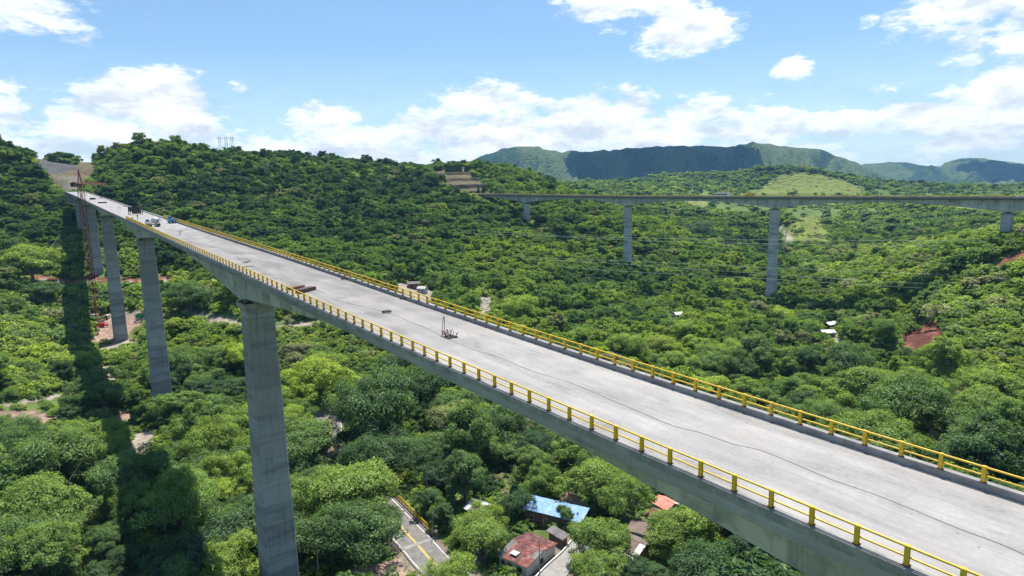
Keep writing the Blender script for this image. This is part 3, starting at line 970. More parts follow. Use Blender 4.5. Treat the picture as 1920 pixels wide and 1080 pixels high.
# terraces cut into the slope beside the far abutment: level benches and steep risers
gx, gy = np.meshgrid(np.arange(-150, 25, 1.6), np.arange(600, 900, 1.6))
gzz = H(gx, gy)
qq = proj(np.stack([gx.ravel(), gy.ravel(), gzz.ravel()], -1))
kin = (inpoly(qq[:, 0], qq[:, 1], TER)).reshape(gx.shape)
fr_ = ((gzz + 1.5 * fbm(gx / 25, gy / 25, 12, 3)) / 8.0) % 1
st_z = np.floor(gzz / 8.0) * 8.0 + 8.0 * smooth(.50, .72, fr_) + .6 + .5 * fbm(gx / 6, gy / 6, 13, 3)
cell = kin[:-1, :-1] & kin[1:, :-1] & kin[:-1, 1:] & kin[1:, 1:]
ii, jj = np.where(cell)
nc = gx.shape[1]
tq = np.stack([ii * nc + jj, ii * nc + jj + 1, (ii + 1) * nc + jj + 1, (ii + 1) * nc + jj], -1)
used = np.unique(tq); remap = np.full(gx.size, -1); remap[used] = np.arange(len(used))
tme = bpy.data.meshes.new("hillside_terrace")
tme.from_pydata(np.stack([gx.ravel(), gy.ravel(), st_z.ravel()], -1)[used].tolist(), [], remap[tq].tolist())
riser = (fr_.ravel()[used] > .46) & (fr_.ravel()[used] < .78)
so_ = np.ones((len(used), 4)); so_[:, :3] = (.085, .11, .045); so_[riser, :3] = (.125, .105, .075)
at = tme.attributes.new('soil', 'FLOAT_COLOR', 'POINT'); at.data.foreach_set('color', so_.ravel())
at = tme.attributes.new('bare', 'FLOAT', 'POINT'); at.data.foreach_set('value', np.ones(len(used)))
tme.materials.append(M['ground'])
to_ = bpy.data.objects.new("hillside_terrace", tme); col.objects.link(to_); to_["kind"] = "structure"

# ---------------------------------------------------------------- near viaduct
PIERS = [-17, 107, 246, 373, 465, 545]


def depth_at(s):
    """girder depth below the curb top, haunched over the piers"""
    s = np.asarray(s, float)
    P = np.array(PIERS + [620.0]); P = np.concatenate([[-171.], P])
    i = np.clip(np.searchsorted(P, s) - 1, 0, len(P) - 2)
    a, b = P[i], P[i + 1]
    L = (b - a) / 2; mid = (a + b) / 2
    k = np.abs(s - mid) / L
    dm = np.clip(L / 69.5, .55, 1)
    return 2.8 + (4.65 * dm) * np.clip(k, 0, 1) ** 1.62


def sweep(name, prof_fn, s_list, mat, parent, closed=True, smooth_=False):
    """prof_fn(s) -> list of (off, dz); uv in metres"""
    rows = []
    profs = []
    for s in s_list:
        pr = prof_fn(s)
        profs.append(pr)
        rows.append([line(s, o, dz) for o, dz in pr])
    n = len(profs[0])
    V = np.array(rows).reshape(-1, 3)
    Fc = []; UV = []
    for i in range(len(s_list) - 1):
        cum0 = np.concatenate([[0], np.cumsum([math.dist(profs[i][k], profs[i][(k + 1) % n]) for k in range(n)])])
        for k in range(n if closed else n - 1):
            a = i * n + k; b = i * n + (k + 1) % n
            Fc.append((a, b, b + n, a + n))
            u0, u1 = s_list[i], s_list[i + 1]
            UV += [(u0, cum0[k]), (u0, cum0[k + 1]), (u1, cum0[k + 1]), (u1, cum0[k])]
    if closed:
        for base, rev in ((0, True), ((len(s_list) - 1) * n, False)):
            f = [base + k for k in range(n)]
            if rev: f = f[::-1]
            Fc.append(tuple(f)); UV += [(profs[0][j % n][0], profs[0][j % n][1]) for j in range(n)]
    me = bpy.data.meshes.new(name)
    me.from_pydata(V.tolist(), [], Fc)
    ul = me.uv_layers.new(name='UVMap')
    ul.data.foreach_set('uv', np.array(UV).ravel())
    me.materials.append(mat)
    me.update()
    o = bpy.data.objects.new(name, me)
    col.objects.link(o)
    o.parent = parent
    return o


bridge = empty("viaduct", (0, 0, 0), 0, "unfinished grey concrete viaduct with yellow railings running from the foreground to the left hill", "bridge")
SL = list(np.arange(S0, S1 + .1, 2.0))
# running slab: top, edge beams and sloping underside of the cantilevers
deckp = [(.18, -CURB), (.18, -CURB - .05), (-.34, -.50), (-.34, -.95), (-.27, -.96), (-.27, -1.12), (3.0, -1.42), (DW - 3.0, -1.42), (DW + .27, -1.12), (DW + .27, -.96), (DW + .34, -.95), (DW + .34, -.50), (DW - .18, -CURB - .05), (DW - .18, -CURB)]
sweep("deck_slab", lambda s: deckp, SL, M['deck'], bridge)
for side in (0, 1):
    def cpf(s, side=side):
        e = [(-.34, 0.0), (-.34, -.497), (.177, -.447), (.177, -.02), (.15, 0.0)]
        if side: return [(DW - o, z) for o, z in e][::-1]
        return e
    sweep("curb", cpf, SL, M['curb'], bridge)


def boxp(s):
    D = float(depth_at(s))
    return [(2.95, -1.44), (3.2, -D), (DW - 3.2, -D), (DW - 2.95, -1.44)]


SLG = sorted(set(SL))
sweep("box_girder", boxp, SLG, M['web'], bridge)


# expansion / segment marks down the outer webs come from the material; piers follow
def pier_mesh(h, wt, lt, wb, lb, nz=26, chamfer=.28):
    """hollow-looking rectangular pier with recessed centre on the end faces, tapering from wb to wt"""
    V = []; Fc = []; UV = []
    def ring(t):
        w_ = wt + (wb - wt) * t; l_ = lt + (lb - lt) * t
        c = chamfer
        pts = [(-w_ / 2 + c, -l_ / 2), (w_ / 2 - c, -l_ / 2), (w_ / 2, -l_ / 2 + c), (w_ / 2, l_ / 2 - c), (w_ / 2 - c, l_ / 2), (-w_ / 2 + c, l_ / 2), (-w_ / 2, l_ / 2 - c), (-w_ / 2, -l_ / 2 + c)]
        return pts
    n = 8
    for i in range(nz + 1):
        t = i / nz
        for p in ring(t): V.append((p[0], p[1], -h * t))
    for i in range(nz):
        r = ring(i / nz)
        cum = np.concatenate([[0], np.cumsum([math.dist(r[k], r[(k + 1) % n]) for k in range(n)])])
        for k in range(n):
            a = i * n + k; b = i * n + (k + 1) % n
            Fc.append((a, a + n, b + n, b))
            z0, z1 = -h * i / nz, -h * (i + 1) / nz
            UV += [(cum[k], z0), (cum[k], z1), (cum[k + 1], z1), (cum[k + 1], z0)]
    Fc.append(tuple(range(n))); UV += [(0, 0)] * n
    me = bpy.data.meshes.new("pier")
    me.from_pydata(V, [], Fc)
    ul = me.uv_layers.new(name='UVMap'); ul.data.foreach_set('uv', np.array(UV).ravel())
    me.materials.append(M['pier'])
    return me


PIER_XY = []
for i, s in enumerate(PIERS):
    c = line(s, DW / 2)
    top = c[2] - float(depth_at(s)) - .75
    gz = Hs(c[0], c[1]) - 4
    h = top - gz
    th = heading(max(s, 0))
    kk = [1, 1, 1, 1.02, 1.1, 1.1][i]
    hb = h / 66.0
    me = pier_mesh(h, 4.75 * kk, 4.3 * kk, (4.75 + 1.3 * hb) * kk, (4.3 + 2.6 * hb) * kk)
    o = bpy.data.objects.new("pier", me)
    col.objects.link(o); o.parent = bridge
    o.location = (c[0], c[1], top); o.rotation_euler = (0, 0, th)
    lab = ["nearest pier, out of frame", "tall foreground pier nearest the camera", "second tall pier from the front", "third pier, standing in the pale construction yard", "pier half hidden by the red lattice crane", "short last pier close to the hillside"][i]
    if i: o["label"] = lab
    # widened head, shaped plinths and bearings
    b = MB()
    wv_, lv_ = 4.75 * kk, 4.3 * kk
    b.box((0, 0, -.45), (wv_ + 1.1, lv_ + .9, .9))
    b.box((0, 0, -1.35), (wv_ + .12, lv_ + .12, .9 - .004), taper=1.0)
    v0 = len(b.v)
    hd = b.build("pier_head", M['curb'], o, bevel=.05)
    for sx in (-1, 1):
        bb = MB()
        bb.box((sx * 1.55, 0, .22), (1.1, 1.3, .44))
        bb.box((sx * 1.55, 0, .50), (.8, .9, .12), mi=1)
        bb.build("bearing", [M['curb'], M['dark_metal']], o)
    for sy in (-1, 1):
        nib = MB()
        nib.box((0, sy * (lv_ / 2 - .1), .345), (wv_ * .5, .5, .69))
        nib.build("bearing_block", M['curb'], o)
    PIER_XY.append((c[0], c[1], 5.0 * kk))
# abutment at the hill
ab = MB()
c = line(S1 + 1.5, DW / 2)
ab.box(c + np.array([0, 0, -4.5 - CURB]), (DW + 1.2, 3.0, 9.0), rotz(heading(S1)))
ab.build("abutment", M['curb'], bridge)

# railings
R_END = 240.0
for side, off in ((0, 0.0), (1, DW)):
    rs_ = np.arange(-34, R_END + .1, 2.0)
    b = MB()
    pts = [line(s, off, .86) for s in rs_]; b.tube(pts, .062, 8)
    pts2 = [line(s, off, .40) for s in rs_]; b.tube(pts2, .050, 8)
    rail = b.build("railing", M['yellow'], bridge, smooth_=True)
    rail["label"] = "yellow two-bar railing on the far edge of the slab" if side == 0 else "yellow two-bar railing on the near edge of the slab"
    # one post: flared web plate with two flanges on a base plate
    pm = MB()
    pm.box((0, 0, .46), (.20, .05, .88))
    pm.box((-.085, 0, .46), (.022, .19, .88)); pm.box((.085, 0, .46), (.022, .19, .88))
    pm.box((0, 0, .018), (.30, .30, .036), mi=1)
    pm.box((0, 0, .905), (.195, .20, .03))
    pme = pm.mesh("railing_post", [M['yellow'], M['rust']])
    cnt = 0
    rest = MB()
    for s in rs_:
        c = line(s, off); th = heading(max(s, 0))
        vis = -3 <= s
        if vis and cnt < 50:
            o = bpy.data.objects.new("railing_post", pme); col.objects.link(o); o.parent = rail
            o.location = c; o.rotation_euler = (0, 0, th + math.pi / 2 * 0)
            cnt += 1
        else:
            R = rotz(th)
            rest.box(c + np.array([0, 0, .46]), (.20, .18, .90), R)
            rest.box(c + np.array([0, 0, .018]), (.30, .30, .036), R)
    ro = rest.build("railing_post", M['yellow'], rail)
    ro["kind"] = "stuff"

# ---------------------------------------------------------------- far viaduct (local frame: x along, origin over its first visible pier)
FA = np.array([267.0, 338.0]); FU = np.array([-.247, .2942]) / math.hypot(.247, .2942); FL = 129.9
FTH = math.atan2(FU[1], FU[0])


def fz(t):
    """rail top height along the far viaduct"""
    ks = [-1.0, 0, 1, 2, 3, 3.6]
    zs = [-9.5, -7.6, -6.6, -5.4, -3.0, -1.4]
    return float(np.interp(t / FL, ks, zs))


far_b = empty("viaduct", (FA[0], FA[1], 0), FTH, "level grey concrete viaduct with yellow edge crossing the valley beyond the first bridge", "bridge")


def fdepth(t):
    k = (t / FL) % 1.0
    k = abs(k - .5) * 2
    return 3.3 + 4.6 * k ** 2.1


def fsweep(name, prof, mat, parent, t0=-.95, t1=3.56, step=5.0):
    ts = np.arange(t0 * FL, t1 * FL + .1, step)
    V = []; Fc = []; UV = []
    n = None
    for t in ts:
        p = prof(t); n = len(p)
        for yy, zz in p: V.append((t, yy, fz(t) + zz))
    for i in range(len(ts) - 1):
        for k in range(n):
            a = i * n + k; b = i * n + (k + 1) % n
            Fc.append((a, a + n, b + n, b))
            UV += [(ts[i], k * 3), (ts[i + 1], k * 3), (ts[i + 1], k * 3 + 3), (ts[i], k * 3 + 3)]
    Fc.append(tuple(range(n))); UV += [(0, 0)] * n
    Fc.append(tuple(range((len(ts) - 1) * n + n - 1, (len(ts) - 1) * n - 1, -1))); UV += [(0, 0)] * n
    me = bpy.data.meshes.new(name); me.from_pydata(V, [], Fc)
    ul = me.uv_layers.new(name='UVMap'); ul.data.foreach_set('uv', np.array(UV).ravel())
    me.materials.append(mat)
    o = bpy.data.objects.new(name, me); col.objects.link(o); o.parent = parent
    return o


fsweep("deck_slab", lambda t: [(-5.6, -1.25), (-5.6, -2.0), (-2.6, -2.4), (2.6, -2.4), (5.6, -2.0), (5.6, -1.25)], M['asphalt'], far_b)
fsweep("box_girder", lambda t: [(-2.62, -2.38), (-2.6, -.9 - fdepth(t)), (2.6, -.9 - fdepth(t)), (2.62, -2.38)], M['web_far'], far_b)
for sgn in (-1, 1):
    a_, b_ = 5.25 * sgn, 5.72 * sgn
    fsweep("curb", lambda t: [(a_, -.85), (a_, -1.245), (b_, -1.5), (b_, -.85)][::1 if sgn > 0 else -1], M['curb'], far_b)
    b = MB()
    ts = np.arange(-.95 * FL, 3.56 * FL, 5.0)
    b.tube([(t, 5.5 * sgn, fz(t) - .03) for t in ts], .09, 6)
    b.tube([(t, 5.5 * sgn, fz(t) - .42) for t in ts], .08, 6)
    for t in np.arange(-.95 * FL, 3.56 * FL, 3.0):
        b.box((t, 5.5 * sgn, fz(t) - .43), (.2, .2, .86))
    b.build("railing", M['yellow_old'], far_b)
for i in range(-1, 4):
    t = i * FL
    if i == -1: t = -.93 * FL
    P = FA + FU * t
    top = fz(t) - .9 - fdepth(t) - .5
    gz = Hs(P[0], P[1]) - 4
    h = top - gz
    if h < 4: continue
    hb = h / 66
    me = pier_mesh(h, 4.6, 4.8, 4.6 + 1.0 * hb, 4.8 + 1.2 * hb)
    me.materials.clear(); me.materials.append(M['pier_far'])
    o = bpy.data.objects.new("pier", me); col.objects.link(o); o.parent = far_b
    o.location = (t, 0, top)
    PIER_XY.append((P[0], P[1], 5.0))
    b = MB(); b.box((0, 0, -.4), (5.3, 5.6, .8)); b.box((0, 0, .24), (2.2, 3.4, .50), mi=1)
    b.build("pier_head", [M['curb'], M['dark_metal']], o)
ba = MB(); t_ = 3.56 * FL
ba.box((t_ + 2, 0, fz(t_) - 4.2), (4, 12, 6.5)); ba.build("abutment", M['curb'], far_b)
for i, pxx in enumerate([1488, 1562, 1643, 1733, 1835]):
    # bearing -> position along the far bridge
    r = ray(pxx, 360)
    A_ = np.array([[r[0], -FU[0]], [r[1], -FU[1]]])
    k_, t_ = np.linalg.solve(A_, FA + np.array([-FU[1], FU[0]]) * 0)
    t_ = float(t_)
    P = FA + FU * t_ - np.array([-FU[1], FU[0]]) * 5.4
    z0 = fz(t_) - .86
    e = empty("street_lamp", (P[0], P[1], z0), FTH, "slim pale lamp post on the far viaduct, number %s from the left" % ["one", "two", "three", "four", "five"][i], "lamp post", "lamp posts along the far viaduct")
    b = MB(); b.tube([(0, 0, 0), (0, 0, 5.2)], [.16, .10], 8); b.build("pole", M['white_paint'], e)
    b = MB(); b.tube([(0, 0, 5.2), (0, .5, 5.5), (0, 1.1, 5.6)], [.09, .08, .06], 6); b.build("arm", M['white_paint'], e)
    b = MB(); b.box((0, 1.35, 5.6), (.25, .6, .12)); b.build("lamp_head", M['steel'], e)

# ---------------------------------------------------------------- trees
def crown_mesh(name, seed, shape, leaves, leaf, lobes=9, gaps=.0):
    """crown of many small leaf faces about a unit radius; shape: round, spreading, tall, loose"""
    r = np.random.default_rng(seed)
    zs = {'round': .78, 'spreading': .42, 'tall': 1.15, 'loose': .7, 'bush': .6}[shape]
    base = {'round': .46, 'spreading': .72, 'tall': .45, 'loose': .5, 'bush': .05}[shape]
    C = []
    lop = r.random() * 6.28
    for i in range(lobes):
        a = 2 * math.pi * (i * .618 + r.random() * .45)
        rad = math.sqrt((i + .35) / lobes) * (.76 if shape != 'tall' else .55) * r.uniform(.72, 1.12) * (1 + .22 * math.cos(a - lop))
        rad = min(rad, .92)
        hz = (1 - rad ** 2) ** .5 * zs * (.75 + .5 * r.random()) - (.12 * r.random())
        if i > lobes * .72 and shape in ('round', 'tall', 'bush'): hz = -.10 + .25 * r.random() * zs
        lr = {'round': .36, 'spreading': .30, 'tall': .34, 'loose': .27, 'bush': .36}[shape] * (.55 + .85 * r.random())
        C.append((rad * math.cos(a), rad * math.sin(a), base + hz * .8, lr))
    C = np.array(C)
    wgt = C[:, 3] ** 2; wgt /= wgt.sum()
    # secondary clusters on each lobe
    SC = []
    for c in C:
        m_ = 15 if leaves > 4000 else 8
        for k in range(m_):
            d = r.normal(size=3); d[2] = abs(d[2]) * .9 - .25; d /= np.linalg.norm(d)
            SC.append((*(c[:3] + d * c[3] * 1.08 * np.array([1, 1, .85])), c[3] * (.18 + .36 * r.random()), r.random()))
    SC = np.array(SC)
    w2 = SC[:, 3] ** 2; w2 /= w2.sum()
    k = r.choice(len(SC), leaves, p=w2)
    d = r.normal(size=(leaves, 3)); d[:, 2] += .25
    d /= np.linalg.norm(d, axis=1)[:, None]
    rr_ = SC[k, 3] * (.72 + .36 * r.random(leaves) ** .7)
    P = SC[k, :3] + d * (rr_ * (1 + .30 * np.sin(d[:, 0] * 7 + k) * np.sin(d[:, 1] * 6 + 2 * k) * np.cos(d[:, 2] * 6 + k)))[:, None] * np.array([1.12, 1.12, .62]) + r.normal(size=(leaves, 3)) * .018 * np.where(r.random(leaves) < .12, 3.2, 1)[:, None]
    ctr = np.array([0, 0, base])
    outw = P - ctr; outw /= np.linalg.norm(outw, axis=1)[:, None] + 1e-6
    nrm = d * .62 + outw * .35 + r.normal(size=(leaves, 3)) * .40
    nrm[:, 2] += .50
    nrm /= np.linalg.norm(nrm, axis=1)[:, None]
    t = np.cross(nrm, r.normal(size=(leaves, 3))); t /= np.linalg.norm(t, axis=1)[:, None]
    b = np.cross(nrm, t)
    sz = leaf * (.6 + .9 * r.random(leaves))
    L = (t * sz[:, None]); Wd = (b * sz[:, None] * .52)
    dro = nrm * (sz * .18)[:, None]
    V = np.stack([P - L * .5 - dro, P - Wd * .5 - L * .05, P + L * .5 - dro, P + Wd * .5 - L * .05], 1).reshape(-1, 3)
    me = bpy.data.meshes.new(name)
    n = leaves
    me.vertices.add(n * 4); me.vertices.foreach_set('co', V.ravel())
    me.loops.add(n * 4); me.loops.foreach_set('vertex_index', np.arange(n * 4, dtype=np.int32))
    me.polygons.add(n); me.polygons.foreach_set('loop_start', (np.arange(n) * 4).astype(np.int32))
    me.update(calc_edges=True)
    tone = np.clip(.60 * SC[k, 4] + .40 * r.random(leaves) + .12 * np.sin(P[:, 0] * 19 + 3 * P[:, 2]) * np.sin(P[:, 1] * 17), 0, 1)
    at = me.attributes.new('tone', 'FLOAT', 'FACE'); at.data.foreach_set('value', tone)
    me.materials.append(M['leaf'])
    return me, C


def trunk_mb(C, seed, shape):
    r = np.random.default_rng(seed + 500)
    b = MB()
    hb = {'round': .5, 'spreading': .6, 'tall': .55, 'loose': .5, 'bush': .1}[shape]
    hb *= .9
    b.tube([(0, 0, -.25), (.01, .0, .1), (.03, .01, hb * .6), (.0, .03, hb)], [.085, .06, .05, .042], 7)
    for c in C:
        m_ = np.array([c[0] * .45, c[1] * .45, (hb + c[2]) / 2 + .02])
        b.tube([(0, .02, hb * .8), m_, c[:3] * np.array([.92, .92, 1])], [.036, .024, .010], 5, cap=False)
        if shape in ('loose', 'spreading'):
            for q in range(3):
                t_ = c[:3] + r.normal(size=3) * c[3] * .7; t_[2] = max(t_[2], m_[2])
                b.tube([m_, (m_ + t_) / 2, t_], [.018, .012, .005], 4, cap=False)
    return b


KINDS = []   # (crown mesh, trunk mesh, shape word)
SPEC = [('round', 11), ('spreading', 13), ('round', 14), ('tall', 11), ('loose', 13), ('spreading', 10), ('round', 9), ('loose', 10), ('round', 17), ('spreading', 16), ('tall', 8), ('loose', 16)]
for i, (sh, lb) in enumerate(SPEC):
    cm, C = crown_mesh("crown", 100 + i, sh, 19000 if sh != 'loose' else 14000, .054, lb)
    tb = trunk_mb(C, i, sh).mesh("trunk", M['bark'])
    KINDS.append((cm, tb, sh))


def joined(name, meshes):
    bm_v = []; f = []; mats = []; mi = []; tone = []
    n = 0
    for me in meshes:
        v = np.empty(len(me.vertices) * 3); me.vertices.foreach_get('co', v)
        bm_v.append(v.reshape(-1, 3))
        for p in me.polygons: f.append([x + n for x in p.vertices])
        k = len(mats); mats.append(me.materials[0]); mi += [k] * len(me.polygons)
        if 'tone' in me.attributes:
            a = np.empty(len(me.polygons)); me.attributes['tone'].data.foreach_get('value', a); tone += list(a)
        else:
            tone += [.5] * len(me.polygons)
        n += len(me.vertices)
    me = bpy.data.meshes.new(name)
    me.from_pydata(np.concatenate(bm_v).tolist(), [], f)
    for m_ in mats: me.materials.append(m_)
    me.polygons.foreach_set('material_index', mi)
    at = me.attributes.new('tone', 'FLOAT', 'FACE'); at.data.foreach_set('value', tone)
    return me


kinds_col = bpy.data.collections.new("tree_kinds")       # sources for the far wood only, never linked to the scene
src = []
for i, (sh, lb, nl, lf) in enumerate([('round', 10, 2800, .135), ('spreading', 12, 2600, .14), ('round', 15, 2800, .13), ('tall', 9, 2400, .14), ('loose', 14, 2100, .13), ('spreading', 9, 2400, .14)]):
    cm, C = crown_mesh("mid_crown", 200 + i, sh, nl, lf, lb)
    src.append(joined("mid_tree", [cm, trunk_mb(C, i, sh).mesh("t", M['bark'])]))
for i, sh in enumerate(['round', 'spreading', 'round']):
    cm, C = crown_mesh("far_crown", 300 + i, sh, 700, .26, 8)
    src.append(cm)
for i, (sh, nl) in enumerate([('bush', 900), ('bush', 700)]):
    cm, C = crown_mesh("bush", 400 + i, sh, nl, .17, 6)
    src.append(cm)
for i, me in enumerate(src):
    o = bpy.data.objects.new("k%02d" % i, me)
    kinds_col.objects.link(o)
N_MID, N_FAR, N_BUSH = 6, 3, 2

# what must stay in sight: points on the ground (or roofs), seen past the trees in front of them
KEEP = []


def keep_px(poly, n=14, d0=80, d1=1600, seed=0, shrink=.9):
    r = np.random.default_rng(seed + 3)
    xs = [p[0] for p in poly]; ys = [p[1] for p in poly]
    k = 0; tries = 0
    pts = list(poly)
    while k < n and tries < n * 30:
        tries += 1
        x = r.uniform(min(xs), max(xs)); y = r.uniform(min(ys), max(ys))
        if inpoly([x], [y], poly)[0]: pts.append((x, y)); k += 1
    for x, y in pts:
        p = ground_at(x, y, d0, d1)
        KEEP.append((x, y, p @ FW, shrink))


for i, (poly, d0, d1, c) in enumerate(PAINT[:-2]):
    if c == LGR: continue
    if c == GRS: keep_px(poly, 22, 300, 2500, i, .8); continue
    keep_px(poly, 16, 100, 2500, i)
for pts, wd, c in TRACKS:
    P = densify(np.array(pts, float), 8.0)
    for x, y in P: KEEP.append((x, y, ground_at(x, y, 100, 1600) @ FW, .85))
# visible stretches of the two roads
for seg in ([(740, 975), (812, 1020), (905, 1100), (870, 1135), (800, 1090), (755, 1020)], [(608, 792), (621, 790), (634, 848), (622, 856)], [(655, 868), (664, 866), (694, 900), (688, 908)],
            [(712, 908), (806, 998), (800, 1012), (720, 940)], [(1040, 1080), (1085, 1038), (1092, 1045), (1085, 1080)]):
    keep_px(seg, 26, 80, 400, 9)
HOUSE_PX = [  # footprints in the photo kept clear of trees in front
    [(935, 1035), (1000, 1003), (1052, 1018), (1048, 1040), (985, 1072), (935, 1055)],
    [(985, 940), (1030, 938), (1105, 960), (1098, 972), (1045, 995), (985, 975)],
    [(1022, 988), (1060, 1005), (1055, 1012), (1030, 1000)],
    [(1148, 1000), (1200, 990), (1222, 1010), (1218, 1050), (1150, 1025)],
    [(1215, 960), (1245, 928), (1270, 945), (1262, 965), (1235, 985), (1215, 975)],
    [(880, 945), (895, 935), (912, 945), (905, 965), (885, 962)],
    [(1052, 930), (1080, 923), (1090, 940), (1060, 935)],
    [(748, 712), (768, 704), (772, 722), (758, 726)],
    [(1540, 600), (1566, 598), (1568, 632), (1540, 628)],
    [(1264, 588), (1280, 588), (1280, 598), (1264, 598)],
]
for i, h_ in enumerate(HOUSE_PX):
    keep_px([((p[0] - np.mean([t_[0] for t_ in h_])) * .8 + np.mean([t_[0] for t_ in h_]), (p[1] - np.mean([t_[1] for t_ in h_])) * .8 + np.mean([t_[1] for t_ in h_])) for p in h_], 12, 80, 700, 40 + i, .85)
# feet of the piers that the photograph shows
for x, y, d in [(200, 600, 348), (218, 632, 348), (210, 560, 348), (176, 500, 470), (172, 460, 470), (285, 700, 235), (300, 745, 232), (292, 720, 233), (1179, 480, 530), (1179, 492, 530), (1449, 545, 430), (1449, 556, 430), (1450, 520, 430), (985, 412, 630), (1888, 430, 335), (1886, 436, 335),
                (110, 600, 330), (120, 601, 330), (128, 602, 330), (150, 603, 330), (183, 605, 350), (180, 590, 350), (178, 570, 350), (176, 550, 350), (150, 440, 560), (148, 420, 560), (500, 1000, 115), (520, 1070, 118), (510, 900, 112), (495, 800, 110)]:
    KEEP.append((x, y, d, .9))
KEEP = np.array(KEEP)

# no trees stand here
OPEN = [(p[0], p[1], p[2]) for p in PAINT[:-2]] 


def jitter_grid(sp, r0, r1, seed, amax=54):
    r = np.random.default_rng(seed)
    a = math.radians(amax)
    xs = np.arange(-r1, r1, sp); ys = np.arange(0, r1, sp)
    Xg, Yg = np.meshgrid(xs, ys)
    x = Xg.ravel() + r.uniform(-.46, .46, Xg.size) * sp
    y = Yg.ravel() + r.uniform(-.46, .46, Xg.size) * sp
    rr_ = np.hypot(x, y)
    k = (rr_ > r0) & (rr_ <= r1) & (np.abs(np.arctan2(x, y)) < a)
    return x[k], y[k]


def clear_mask(x, y, z, R, Ht, strict=True):
    """true where a tree may stand"""
    ok = np.ones(len(x), bool)
    q = proj(np.stack([x, y, z], -1))
    for poly, d0, d1, c in PAINT[:-1]:
        lawn = c in (GRS, LGR)
        thin = (vnoise(x / 25, y / 25, 61) > .80) | (_hash(np.floor(x * 10).astype(np.int64), np.floor(y * 10).astype(np.int64), 5) > .9) if lawn else False
        ok &= thin | ~(inpoly(q[:, 0], q[:, 1], poly) & (q[:, 2] > d0) & (q[:, 2] < d1))
    near = np.hypot(x, y) < 330
    d = np.full(len(x), 1e3)
    if near.any():
        d[near] = np.minimum(dist_to(ROADD, x[near], y[near]), dist_to(SIDED, x[near], y[near]))
    ok &= d > 4.8 + R * .45
    for TP, wd in TRACKW:
        lo = TP.min(0) - 14; hi = TP.max(0) + 14
        j = np.where((x > lo[0]) & (x < hi[0]) & (y > lo[1]) & (y < hi[1]))[0]
        if len(j):
            ok[j] &= dist_to(TP, x[j], y[j]) > wd + R[j] * .7
    for px_, py_, w_ in PIER_XY:
        ok &= np.hypot(x - px_, y - py_) > w_ + R * .6
    # stay below the near viaduct
    cl = line(np.arange(0, 574, 6.0), DW / 2)
    best = np.full(len(x), 1e9); bz = np.zeros(len(x))
    for p in cl:
        dd = np.hypot(x - p[0], y - p[1]); u = dd < best; best[u] = dd[u]; bz[u] = p[2]
    ok &= ~((best < 6.5 + R) & (z + Ht > bz - 8.5))
    t = (x - FA[0]) * FU[0] + (y - FA[1]) * FU[1]
    o_ = np.abs(-(x - FA[0]) * FU[1] + (y - FA[1]) * FU[0])
    ok &= ~((o_ < 6.5 + R) & (t > -130) & (t < 475) & (z + Ht > -11))
    # keep views open
    if strict or True:
        c = proj(np.stack([x, y, z + Ht * .55], -1))
        rx = F_PX * R / c[:, 2]
        ry = F_PX * Ht * .5 / c[:, 2]
        for kx, ky, kd, ks in KEEP:
            ok &= ~((((c[:, 0] - kx) / rx) ** 2 + ((c[:, 1] - ky) / ry) ** 2 < ks * ks) & (c[:, 2] < kd + 1.5 * R))
    return ok


ASPECT = {'round': 1.28, 'spreading': 1.25, 'tall': 1.5, 'loose': 1.25, 'bush': .7}
# trees placed by hand: photo x, y of the crown centre, depth, radius, kind index, tint
HAND = [(664, 822, 168, 5.0, 2, .2), (592, 822, 165, 4.5, 6, .4), (680, 990, 128, 7.5, 2, .22), (708, 770, 178, 13.0, 0, .16), (355, 552, 330, 11.0, 2, .20), (600, 712, 210, 11.5, 1, .84), (650, 915, 136, 9.5, 8, .58), (905, 1000, 128, 5.6, 0, .60), (905, 985, 128, 4.5, 6, .72), (80, 950, 128, 9.5, 1, .56), (60, 1010, 118, 8.0, 2, .34),
        (395, 830, 170, 8.0, 2, .62), (340, 960, 130, 8.5, 0, .50), (990, 870, 150, 6.0, 3, .40), (1062, 968, 140, 3.0, 4, .30), (1120, 905, 150, 8.0, 1, .62), (1170, 945, 142, 6.5, 1, .50), (1120, 1015, 130, 5.5, 0, .52), (1270, 1000, 135, 6.0, 2, .60),
        (1325, 990, 140, 6.5, 4, .70), (1010, 905, 148, 5.0, 6, .48), (850, 790, 185, 9.0, 5, .93), (870, 900, 150, 6.5, 3, .25), (930, 800, 180, 8.0, 2, .24), (560, 660, 240, 7.0, 5, .95), (1070, 840, 165, 7.0, 5, .55),
        (720, 860, 155, 8.0, 2, .12), (250, 900, 150, 8.5, 0, .30), (180, 830, 170, 9.0, 1, .60), (440, 1050, 118, 6.5, 6, .70), (840, 1090, 112, 4.5, 0, .66), (1130, 1060, 120, 5.0, 2, .55), (1620, 730, 215, 10.0, 1, .52), (1700, 760, 200, 10.5, 2, .30), (1590, 690, 240, 9.0, 0, .22),
        (60, 500, 400, 14.0, 1, .70), (1310, 430, 760, 14, 0, .1), (650, 980, 128, 8.0, 2, .30), (600, 930, 130, 7.5, 0, .55), (620, 1010, 122, 7.0, 2, .22), (570, 830, 150, 8.0, 0, .33)]
hx, hy, hR, hK, hT = [], [], [], [], []
for (px_, py_, d_, R_, k_, t_) in HAND:
    sh = KINDS[k_][2]
    R_ *= 1.12
    Ht_ = R_ * ASPECT[sh]
    p = at_depth(px_, py_, d_)
    # slide along the line of sight until the tree stands on the ground
    for it in range(30):
        g = Hs(p[0], p[1])
        err = (p[2] - Ht_ * .6) - g
        d_ += err * 1.0 * (.8 if err > 0 else .8)
        d_ = max(60, d_)
        p = at_depth(px_, py_, d_)
        if abs(err) < .3: break
    hx.append(p[0]); hy.append(p[1]); hR.append(R_); hK.append(k_); hT.append(t_)
